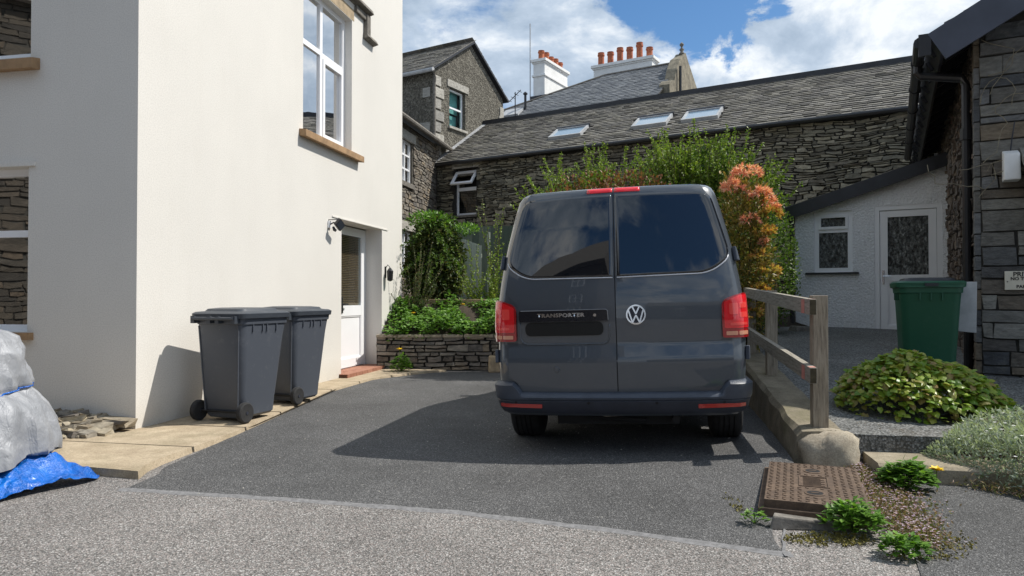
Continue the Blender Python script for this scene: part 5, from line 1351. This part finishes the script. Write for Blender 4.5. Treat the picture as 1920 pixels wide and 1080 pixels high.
# ============================================================ RETAINING WALL + EDGING + GARDEN FENCES
def retaining_wall():
    t = thing('retaining_wall', 'low dry-stone retaining wall holding up the planted bed behind the van', 'wall', (-2.28, 11.98, 0), -.07 * 0)
    P = lambda s, z, o: (s, -o, z)
    m = MB(); m.box(0, 3.6, 0, .30, -.05, .56); w = m.build('wall_core', M['dark_mortar'], t)
    m = MB(); stones(m, P, 0, 3.6, 0, .56, [], (.05, .12), (.12, .36), .06, .016, 51, wave=.03, jit=.45); m.build('wall_face', M['garden_wall'], t)
    m = MB(); s = 0; rnd = random.Random(3)
    while s < 3.6:
        w = rnd.uniform(.3, .55); m.hexa([(s, -.06, .56), (s + w - .015, -.06, .56), (s + w - .015, .26, .56), (s, .26, .56), (s, -.05, .60 + rnd.random() * .01), (s + w - .015, -.05, .60 + rnd.random() * .01), (s + w - .015, .24, .61), (s, .24, .61)]); s += w
    m.build('coping', M['kerb'], t, bevel=.006)
    o = shape_obj('sandstone_block', 'orange-brown sandstone block at the foot of the retaining wall beside the van', 'stone', lambda m: m.hexa([(-.13, -.1, 0), (.13, -.1, 0), (.13, .1, 0), (-.13, .1, 0), (-.12, -.09, .27), (.12, -.08, .25), (.12, .1, .26), (-.12, .09, .28)]), M['lintel'], (-.26, 11.72, 0), .1, bevel=.03)
    shape_obj('timber_edging', 'horizontal timber sleeper edging the upper garden bed', 'edging', lambda m: (m.box(0, 4.2, -.05, .05, 0, .17), m.box(-.06, .04, -.10, -.05, -.2, .20)), M['sleeper'], (-1.95, 13.0, 1.03), -.02, bevel=.008)
retaining_wall()

def board_fence():
    t = thing('board_fence', 'grey-green close-boarded garden fence below the long stone range', 'fence', (-1.45, 16.2, .9), -.12)
    m = MB(); x = 0; rnd = random.Random(4)
    while x < 3.4:
        m.box(x, x + .135, -.012, .012, 0, 1.95 + .01 * rnd.random()); x += .14
    m.build('boards', M['fence_green'], t)
    m = MB(); 
    for z in (.3, 1.6): m.box(0, 3.4, .013, .06, z, z + .08)
    m.build('rails', M['fence_green'], t)
    for x in (0, 1.7, 3.4):
        m = MB(); m.box(x - .04, x + .04, .0135, .10, 0, 1.98); m.build('post', M['fence_green'], t)
    t = thing('picket_panel', 'short pale green picket panel in front of the grey-green board fence', 'fence', (-1.04, 14.6, .95), -.1)
    m = MB()
    for k in range(4):
        x = k * .105; h = 1.50 - .04 * k; m.hexa([(x, -.01, 0), (x + .095, -.01, 0), (x + .095, .01, 0), (x, .01, 0), (x, -.01, h), (x + .095, -.01, h - .03), (x + .095, .01, h - .03), (x, .01, h)])
    m.build('boards', M['fence_pale'], t); m = MB(); m.box(0, .42, .011, .04, .25, .33); m.box(0, .42, .011, .04, 1.1, 1.18); m.build('rails', M['fence_pale'], t)
    m = MB(); m.box(.54, .59, -.02, .03, 0, 1.62); m.build('post', M['fence_pale'], t)
    m = MB(); rnd = random.Random(1)
board_fence()

# ============================================================ COVERED OBJECT (left edge)
def covered_object():
    t = thing('covered_motorcycle', 'bulky shape wrapped in a silver tarpaulin tied round the middle', 'covered vehicle', (-3.66, 4.62, 0), 0)
    m = MB()
    def fn(u, v):
        a = 2 * math.pi * u
        z = .19 + .85 * v
        tab = [(0, .61), (.08, .605), (.22, .58), (.36, .54), (.45, .49), (.49, .462), (.525, .485), (.60, .497), (.80, .485), (.90, .455), (.955, .39), (.985, .25), (1.0, .02)]
        r = lerp_table(tab, v)
        cx = -.02 - .10 * v + .03 * math.sin(v * 5)
        p = Vector((math.cos(a), math.sin(a), v * 2))
        n = .07 * noise.noise(Vector((math.cos(a) * 2.2, math.sin(a) * 2.2, v * 2.5)))
        # vertical gather pleats near the tie
        g = math.exp(-((v - .50) / .13) ** 2); n += g * .05 * math.sin(a * 17 + 3 * noise.noise(p * 2)) + .010 * math.sin(a * 31 + v * 6) + .05 * (1 - abs(noise.noise(Vector((math.cos(a) * 3.2 + v, math.sin(a) * 3.2, v * 1.1)))) * 3.2) + .018 * (1 - abs(noise.noise(Vector((math.cos(a) * 9 + v * 2, math.sin(a) * 9, v * 2.4)))) * 3) - .03
        r = max(.01, r * (1 + n))
        zz = z + (.035 * noise.noise(Vector((math.cos(a) * 3, math.sin(a) * 3, v * 4))) if v > 0 else .04 * math.sin(a * 5 + 1))
        return (cx + r * math.cos(a) * 1.0, r * math.sin(a) * 1.1, zz)
    m.grid(150, 80, fn); m.build('silver_cover', M['tarp'], t, smooth=True)
    m = MB(); pts = []
    for k in range(61):
        a = 2 * math.pi * k / 60; x, y, z = fn(k / 60 if k < 60 else 0, .50); c = Vector((-.07, 0, 0)); d = Vector((x, y, 0)) - c
        pts.append((c.x + d.x * 1.015, c.y + d.y * 1.015, .61 + .02 * math.sin(a * 3)))
    m.tube(pts, .006, 6); m.tube([(.0, -.50, .60), (.02, -.53, .64), (.06, -.52, .60), (.01, -.52, .57)], .012, 6); m.build('blue_cord', M['blue_tarp'], t)
    m = MB()
    def fb(u, v):
        a = -2.9 + 3.2 * u; r = .44 + v * (.16 + .27 * max(0, math.cos((a - .12) * 1.5)) ** 1.5 + .05 * math.sin(a * 7))
        x = -.02 + r * math.cos(a); y = r * math.sin(a) * .95
        z = max(.012, .25 * (1 - v) ** 1.3 + .07 * noise.noise(Vector((x * 4, y * 4, 0))) + .10 * abs(noise.noise(Vector((x * 7, y * 7, 2)))) * (1 - v * .6) + .04 * abs(noise.noise(Vector((x * 17, y * 17, 5)))) + .008)
        return (x, y, z)
    m.grid(110, 34, fb); tb = m.build('blue_sheet', M['blue_tarp'], t, smooth=True)
covered_object()

# ============================================================ PLANTS
def leafcloud(m, rnd, n, fn, L, W, droop=0.0, upb=.5, mi=0):
    for k in range(n):
        p, out = fn(rnd)
        d = (rv(rnd) + Vector(out) * .8 + Vector((0, 0, upb - droop))).normalized(); s = rnd.uniform(.65, 1.25)
        leaf(m, p, d, rv(rnd) + Vector((0, 0, 1.2)), L * s, W * s, mi)
def blob(c, r, shell=.55, sd=0):
    c = Vector(c)
    def f(rnd):
        d = rv(rnd); k = shell + (1 - shell) * rnd.random() ** .6
        k *= 1 + .28 * noise.noise(d * 1.9 + Vector((sd, 0, 0))) + .12 * noise.noise(d * 5 + Vector((sd, 3, 0)))
        return c + Vector((d.x * r[0], d.y * r[1], d.z * r[2])) * k, d
    return f
def shoot(m, rnd, p, d, L, n, lf, lw, bend=.3, stem=None, sr=.006, mi=0):
    p = Vector(p); d = Vector(d).normalized(); pts = [p.copy()]; side = rv(rnd) * bend
    for k in range(n):
        d = (d + side / n + rv(rnd) * .03).normalized(); q = p + d * L / n
        for j in range(2):
            ld = (d * .55 + rv(rnd)).normalized(); leaf(m, p.lerp(q, rnd.random()), ld, rv(rnd), lf * rnd.uniform(.7, 1.2) * (1 - .3 * k / n), lw * 1.15 * (1 - .3 * k / n), mi)
        p = q; pts.append(p.copy())
    if stem: stem.tube(pts[::max(1, n // 5)] + [pts[-1]], sr, 5)

def shoot_shrub(name, label, c, w, dep, zb, tops, seed, leafm='leaf_shoot', body='leaf_mid', nsh=60, group=None, bodyr=None, lsz=.05, nb=2500, grp=None, lean=0.0):
    rnd = random.Random(seed); t = thing(name, label, 'shrub', (c[0], c[1], zb), 0, grp)
    st = MB(); sh = MB(); bd = MB()
    for k in range(nsh):
        u = rnd.uniform(-1, 1); x = u * w; y = rnd.uniform(-1, 1) * dep; top = tops(u) * rnd.uniform(.72, 1.0)
        b = Vector((x * .55, y * .6, top * rnd.uniform(.2, .45))); e = Vector((x * 1.05 + lean * top, y, top)); d = e - b
        shoot(sh, rnd, b, d, d.length, max(14, int(d.length * 42)), lsz, lsz * .24, .25, st, .006)
        # side shoots
        for j in range(3):
            q = b.lerp(e, rnd.uniform(.25, .8)); shoot(sh, rnd, q, (d.normalized() + rv(rnd) * .7), d.length * rnd.uniform(.15, .3), 14, lsz * .9, lsz * .22, .3)
    for k in range(5): st.tube([(rnd.uniform(-.2, .2) * w, rnd.uniform(-.2, .2), -.1), (rnd.uniform(-.5, .5) * w, rnd.uniform(-.3, .3) * dep, tops(0) * .5)], [.03, .012], 6)
    if bodyr: leafcloud(bd, rnd, nb, blob((0, 0, bodyr[2] * .9), bodyr, .45, seed), lsz, lsz * .3); bd.build('crown', M[body], t)
    sh.build('shoots', M[leafm], t); st.build('stems', M['twig'], t); return t

# tall feathery shrub on the right behind the van
def tt(u): return 2.75 + .25 * math.cos(u * 2.2) + .28 * math.sin(u * 7 + 1)
shoot_shrub('tall_shrub', 'tall feathery green shrub rising behind the right side of the van roof', (3.25, 12.1), 1.30, .6, .9, lambda u: 3.25 - .75 * abs(u) ** 2 + .22 * math.sin(u * 9), 11, 'leaf_shoot', 'leaf_mid', 250, bodyr=(1.2, .6, 1.5), nb=14000, lsz=.078)
shoot_shrub('feathery_shrub', 'thin arching green shoots of a shrub above the left of the van roof', (1.25, 11.6), 1.0, .4, .9, lambda u: 2.75 + .12 * u + .2 * math.sin(u * 9), 12, 'leaf_shoot', 'leaf_mid', 80, bodyr=(1.0, .45, 1.1), nb=3200, lsz=.070, lean=-.05)
def rusty_shrub():
    rnd = random.Random(14); t = thing('rusty_hedge', 'low rusty red leaved shrub just above the middle of the van roof', 'shrub', (1.65, 11.1, .7), 0)
    m = MB(); leafcloud(m, rnd, 9000, blob((0, 0, 1.25), (1.4, .45, 1.25), .6, 5), .065, .019, 0, .6); m.build('crown', M['leaf_rust'], t)
    m = MB(); [m.tube([(x * .3, 0, -.1), (x, 0, 1.4)], [.03, .01], 6) for x in (-.8, -.3, .2, .7)]; m.build('stems', M['bark'], t)
rusty_shrub()
def pieris():
    rnd = random.Random(15); t = thing('pieris_shrub', 'upright shrub flushed coral at the top and yellow below, right of the van', 'shrub', (3.02, 9.3, .45), 0)
    m = MB(); leafcloud(m, rnd, 6500, blob((0, 0, 1.25), (.38, .38, 1.22), .35, 2), .075, .016); m.build('crown', M['leaf_olive'], t)
    def rosettes(pts, n, mat, nm, rs=.075):
        for c, rad, cnt in pts:
            m = MB()
            for k in range(cnt):
                d = rv(rnd); d.z = abs(d.z) * .8 - .1; p = Vector(c) + Vector((d.x * rad, d.y * rad, d.z * rad))
                for j in range(n):
                    ld = (d * .7 + Vector((0, 0, .15)) + rv(rnd) * .9).normalized(); leaf(m, p, ld, rv(rnd), rs * rnd.uniform(.6, 1.15), .0105, 0)
            m.build(nm, M[mat], t)
    z0 = -.45
    rosettes([((-.02, -.25, 2.80 + z0), .15, 30), ((-.20, -.2, 2.62 + z0), .13, 24), ((.14, -.25, 2.53 + z0), .13, 24), ((.30, -.1, 2.62 + z0 - .15), .08, 10)], 15, 'leaf_coral', 'coral_growth')
    rosettes([((.30, -.2, 2.28 + z0), .13, 18), ((.22, -.25, 2.05 + z0), .12, 18), ((.1, -.3, 1.75 + z0), .10, 14), ((.25, -.25, 1.55 + z0), .13, 18), ((.12, -.3, 1.3 + z0), .12, 16), ((.05, -.3, 1.0 + z0), .12, 14)], 14, 'leaf_gold', 'golden_growth', .065)
    rosettes([((.33, -.2, 2.36 + z0), .08, 9), ((.0, -.3, 2.2 + z0), .10, 12), ((.20, -.3, 1.92 + z0), .06, 8)], 13, 'leaf_coral', 'salmon_growth', .07)
    m = MB(); [m.tube([(x * .3, 0, -.2), (x, rnd.uniform(-.1, .1), 1.0), (x * 1.3, 0, 2.0)], [.03, .018, .008], 6) for x in (-.2, -.05, .1, .2)]; m.build('stems', M['bark'], t)
pieris()
def dark_shrub():
    rnd = random.Random(16); t = thing('evergreen_shrub', 'dense dark green shrub between the coral shrub and the white lean-to', 'shrub', (3.95, 11.3, .6), 0)
    m = MB(); leafcloud(m, rnd, 6500, blob((0, 0, 1.15), (.62, .55, 1.25), .55, 9), .05, .015); m.build('crown', M['leaf_mid'], t)
    m = MB(); [m.tube([(x * .3, 0, -.2), (x, 0, 1.2)], [.04, .012], 6) for x in (-.3, 0, .3)]; m.build('stems', M['bark'], t)
dark_shrub()
def climbing_shrub():
    rnd = random.Random(17); t = thing('drooping_shrub', 'big dark shrub with drooping sprays between the cream house corner and garden fence', 'shrub', (-1.52, 13.75, 1.1), 0)
    m = MB(); leafcloud(m, rnd, 11000, blob((0, 0, .80), (.60, .42, .92), .5, 3), .085, .020, droop=.9); m.build('crown', M['leaf_dark'], t)
    m = MB(); st = MB()
    for k in range(70):
        a = rnd.uniform(0, 2 * math.pi); r = rnd.uniform(.1, .5); z = rnd.uniform(.5, 1.6)
        shoot(m, rnd, (r * math.cos(a), r * math.sin(a) * .8 - .1, z), (math.cos(a) * .6, math.sin(a) * .6 - .3, -.7), rnd.uniform(.25, .6), 18, .075, .018, .4, None, .004)
    m.build('hanging_sprays', M['leaf_mid'], t)
    m = MB(); leafcloud(m, rnd, 700, blob((-.05, -.1, 1.62), (.42, .35, .16), .3, 4), .08, .016, upb=.2); leafcloud(m, rnd, 260, blob((.62, .0, 1.45), (.26, .2, .10), .3, 6), .08, .016); m.build('fresh_leaves', M['leaf_bright'], t)
    for k in range(4): st.tube([(rnd.uniform(-.3, .3), 0, -.1), (rnd.uniform(-.4, .4), rnd.uniform(-.2, .2), 1.3)], [.03, .01], 6)
    st.build('stems', M['twig'], t)
    # small wiry shrub against the end of the cream wall
    t = thing('wiry_shrub', 'wiry small-leaved shrub growing against the end of the cream side wall', 'shrub', (-1.78, 12.75, .75), 0)
    m = MB(); st = MB()
    for k in range(26):
        e = Vector((rnd.uniform(-.32, .5), rnd.uniform(-.35, .35), rnd.uniform(.5, 1.45))); shoot(m, rnd, (0, 0, 0), e, e.length, 30, .045, .014, .35, st, .003)
    m.build('shoots', M['leaf_dark'], t); st.build('stems', M['twig'], t)
    # arching sprays beside the van
    t = thing('arching_shrub', 'loose arching pale green sprays just left of the van', 'shrub', (-.55, 13.3, 1.0), 0)
    m = MB(); st = MB()
    for k in range(34):
        e = Vector((rnd.uniform(-.55, .55), rnd.uniform(-.4, .3), rnd.uniform(.35, 1.35))); shoot(m, rnd, (rnd.uniform(-.25, .35), 0, 0), e, e.length, 30, .06, .016, .5, st, .003)
    m.build('shoots', M['leaf_shoot'], t); st.build('stems', M['twig'], t)
    t = thing('young_shoot', 'upright leafy shoot beside the top left corner of the van', 'shrub', (-.35, 14.4, 1.0), 0)
    m = MB(); st = MB()
    for k in range(9):
        e = Vector((rnd.uniform(-.15, .35), rnd.uniform(-.2, .2), rnd.uniform(1.2, 2.3))); shoot(m, rnd, (0, 0, 0), e, e.length, 34, .07, .017, .2, st, .006)
    m.build('shoots', M['leaf_shoot'], t); st.build('stems', M['twig'], t)
climbing_shrub()
def bed_cover():
    rnd = random.Random(18); m = MB(); fl = MB()
    for k in range(5200):
        x = rnd.uniform(-2.15, .3); y = rnd.uniform(11.93, 12.95); z = .62 + .42 * (y - 12) + .15 + .26 * noise.noise(Vector((x * 2.2, y * 2, 5))) + .10 * noise.noise(Vector((x * 7, y * 6, 1))) 
        z -= rnd.random() ** 2 * .22; s = rnd.uniform(.7, 1.3)
        d = rv(rnd); d.z = abs(d.z) * .4; leaf(m, (x, y, z), d, (rnd.uniform(-.4, .4), -.4, 1), .065 * s, .028 * s)
    tag(m.build('ground_cover', M['leaf_bright']), 'bright green leafy ground cover filling the raised bed', kind='stuff')
    def flower(name, label, p, s):
        f = MB(); r2 = random.Random(int(p[0] * 100)); st = MB()
        for k in range(14):
            a = k * .9; leaf(f, (0, 0, .0), (math.cos(a), math.sin(a), .25 + .2 * (k % 3)), (0, 0, 1), s, s * .4)
        t = thing(name, label, 'flower', p); f.build('petals', M['petal_yellow'], t); st.tube([(0, 0, 0), (.01, .01, -.18)], .003, 5); st.build('stem', M['leaf_mid'], t)
    flower('yellow_flower', 'yellow flower above the ground cover at the left end of the raised bed', pd(775, 588, 12.3), .05)
    flower('yellow_flower', 'yellow flower by the timber edging, right of the drooping shrub', pd(868, 572, 12.6), .055)
    flower('yellow_flower', 'low yellow poppy in front of the retaining wall above its leafy clump', pd(749, 656, 11.7), .06)
    flower('yellow_flower', 'yellow leaf-like bloom at the right side of the leafy weed by the lower step', (2.68, 4.50, .13), .05)
bed_cover()
def clump(name, label, c, r, h, n, L, W, mat, cat='weed', seed=1, parts=None):
    rnd = random.Random(seed); t = thing(name, label, cat, c, 0); m = MB(); st = MB()
    for k in range(n):
        a = rnd.uniform(0, 2 * math.pi); q = rnd.random() ** .6; e = Vector((math.cos(a) * q * r[0], math.sin(a) * q * r[1], h * (1 - .6 * q * q) * rnd.uniform(.45, 1.0)))
        for j in range(3): leaf(m, e + rv(rnd) * L * .3, (math.cos(a) * .7 + rnd.uniform(-.8, .8), math.sin(a) * .7 + rnd.uniform(-.8, .8), rnd.uniform(-.2, .5)), (0, 0, 1), L * rnd.uniform(.7, 1.2), W * rnd.uniform(.8, 1.2), fold=.15)
        if k % 4 == 0: st.tube([(0, 0, 0), e * .6 + Vector((0, 0, h * .1)), e], .0025, 4)
    m.build('leaves', M[mat], t); st.build('stalks', M['leaf_mid'], t); return t
clump('leafy_weed', 'small leafy clump at the foot of the retaining wall near the doorstep', (-1.80, 11.55, 0), (.17, .15), .30, 150, .06, .02, 'leaf_bright', seed=21)
clump('leafy_weed', 'bright green leafy weed growing beside the lower step', (2.50, 4.52, .01), (.15, .12), .18, 170, .055, .020, 'leaf_bright', seed=22)
clump('leafy_weed', 'green feathery weed at the near edge of the manhole cover', (1.76, 3.68, .01), (.14, .11), .17, 170, .045, .014, 'leaf_bright', seed=23)
clump('leafy_weed', 'small low weed on the gravelly asphalt nearest the viewer', (1.84, 3.36, .01), (.10, .08), .10, 70, .04, .014, 'leaf_bright', seed=24)
clump('leafy_weed', 'tiny sprig of weed by the left near corner of the manhole cover', (1.30, 3.83, .01), (.05, .05), .08, 18, .035, .010, 'leaf_bright', seed=25)

def epimedium():
    rnd = random.Random(31); t = thing('leafy_bush', 'low spreading bush of broad green and bronze leaves beside the footpath', 'bush', (3.40, 5.92, .25), 0)
    m = MB()
    for k in range(3000):
        a = rnd.uniform(0, 2 * math.pi); q = math.sqrt(rnd.random()); x = math.cos(a) * q * .66; y = math.sin(a) * q * .56
        top = (.50 - .12 * x) * math.sqrt(max(0, 1 - q * q * .92)) * (1 + .25 * noise.noise(Vector((x * 3, y * 3, 1)))); z = top - rnd.random() ** 2 * .2
        out = Vector((x, y - .25, .15)).normalized(); d = (out * .6 + rv(rnd) * .5 + Vector((0, -.2, -.35))).normalized()
        s = rnd.uniform(.75, 1.25); p = Vector((x, y, max(.02, z))); 
        # heart-shaped leaf of two halves
        u = Vector((out.x * .5, out.y * .5 - .3, 1)) + rv(rnd) * .35; r = d.cross(u).normalized(); n = r.cross(d); L = .058 * s; W = .027 * s
        v = [p, p - d * L * .12 + r * W * .6, p + d * L * .3 + r * W + n * W * -.15, p + d * L * .7 + r * W * .55 - n * W * .1, p + d * L - n * W * .3, p + d * L * .7 - r * W * .55 - n * W * .1, p + d * L * .3 - r * W - n * W * .15, p - d * L * .12 - r * W * .6]
        i = [m.vert(q_) for q_ in v]; c = m.vert(p + d * L * .4 + n * W * .12)
        for j in range(8): m.fi([i[j], i[(j + 1) % 8], c])
    m.build('leaves', M['leaf_epi'], t)
    m = MB()
    for k in range(60): a = rnd.uniform(0, 6.28); q = rnd.uniform(.2, .8); m.tube([(math.cos(a) * q * .3, math.sin(a) * q * .3, 0), (math.cos(a) * q * .8, math.sin(a) * q * .55, .3)], .0025, 4)
    m.build('stalks', M['twig'], t)
epimedium()
def silver_plant():
    rnd = random.Random(33); t = thing('silver_plant', 'sprawling silver-leaved plant with tiny white flowers at the right edge', 'plant', (3.72, 4.62, .02), 0)
    m = MB(); f = MB()
    for k in range(21000):
        a = rnd.uniform(0, 6.283); q = math.sqrt(rnd.random()); x = math.cos(a) * q * (.78 + .14 * math.sin(a * 3)); y = math.sin(a) * q * .86 - x * .12
        z = (.40 + .16 * noise.noise(Vector((x * 3, y * 3, 2)))) * math.sqrt(max(0, 1 - q * q)) * rnd.uniform(.55, 1.02) + .01
        d = (Vector((x * .5, y * .5 - .1, .6)) + rv(rnd) * .8).normalized(); s = rnd.uniform(.7, 1.3); leaf(m, (x, y, z), d, rv(rnd), .040 * s, .0058 * s)
    m.build('leaves', M['leaf_silver'], t)
    for k in range(75):
        a = rnd.uniform(0, 6.283); q = math.sqrt(rnd.random()) * .9; x = math.cos(a) * q * .78; y = math.sin(a) * q * .8 - x * .12; z = .44 * math.sqrt(1 - q * q) + .03
        for j in range(5):
            b = j * 1.257 + a; leaf(f, (x, y, z), (math.cos(b), math.sin(b), .25), (0, 0, 1), .014, .005)
    tag(f.build('flowers', M['petal_white'], t), kind='stuff')
    m = MB()
    for k in range(9):
        a = k * .7; m.tube([(0, 0, 0), (math.cos(a) * .4, math.sin(a) * .4, .06)], .005, 5)
    m.build('stems', M['twig'], t)
    # straw-like dead edge
    m = MB()
    for k in range(2600):
        u = rnd.random(); x = 2.92 + .75 * u + rnd.gauss(0, .05); y = 4.50 - .62 * u + rnd.gauss(0, .06) + (.35 * rnd.random() if u < .25 else 0); leaf(m, (x, y, .012 + abs(rnd.gauss(0, .025))), rv(rnd) + Vector((0, -.2, .1)), rv(rnd), .035, .003)
    tag(m.build('dry_grass', M['trailing']), kind='stuff')
silver_plant()
def trailing():
    rnd = random.Random(35); m = MB(); f = MB()
    for k in range(5200):
        u = rnd.random(); cx = 2.36 - .42 * u ** 1.0 + (.02 if u < .5 else 0); cy = 5.0 - 1.55 * u; w = .05 + .17 * math.sin(min(1, u * 1.15) * 2.6)
        x = cx + rnd.gauss(0, w * .55) + .06; y = cy + rnd.gauss(0, .05)
        z = .012 + .05 * rnd.random() * (1 - abs(x - cx) * 2)
        leaf(m, (x, y, z), rv(rnd) + Vector((0, 0, .3)), rv(rnd), .022, .006)
        if rnd.random() < .15:
            for j in range(3): leaf(f, (x, y, z + .015), (math.cos(j * 2.1 + k), math.sin(j * 2.1 + k), .3), (0, 0, 1), .010, .004)
    tag(m.build('trailing_plant', M['trailing']), 'trailing plant with tiny pink flowers between manhole cover and steps', kind='stuff')
    tag(f.build('pink_blossom', M['petal_pink']), 'tiny pink blossoms on the trailing plant', kind='stuff')
    m = MB()
    for k in range(1500):
        x = rnd.uniform(.25, 2.6); y = rnd.uniform(.0, 3.4); 
        if rnd.random() > .25 + .75 * (x / 2.6): continue
        wx, wy = W2(KO, TH, x, y); leaf(m, (wx, wy, path_z(y) + .012), (rnd.uniform(-1, 1), rnd.uniform(-1, 1), .08), (0, 0, 1), .02, .005)
    tag(m.build('leaf_litter', M['litter']), kind='stuff')
    # loose grit on the tarmac
    m = MB()
    for k in range(260):
        x = rnd.uniform(-2.1, 1.9); y = rnd.uniform(3.9, 7.5); s = rnd.uniform(.002, .006); z = .004 + ramp_h(x, y)
        m.hexa([(x - s, y - s, z), (x + s, y - s * .7, z), (x + s * .8, y + s, z), (x - s, y + s, z), (x - s * .6, y - s * .6, z + s), (x + s * .6, y - s * .5, z + s), (x + s * .5, y + s * .6, z + s), (x - s * .6, y + s * .5, z + s)])
    tag(m.build('loose_grit', M['quoin']), kind='stuff')
trailing()
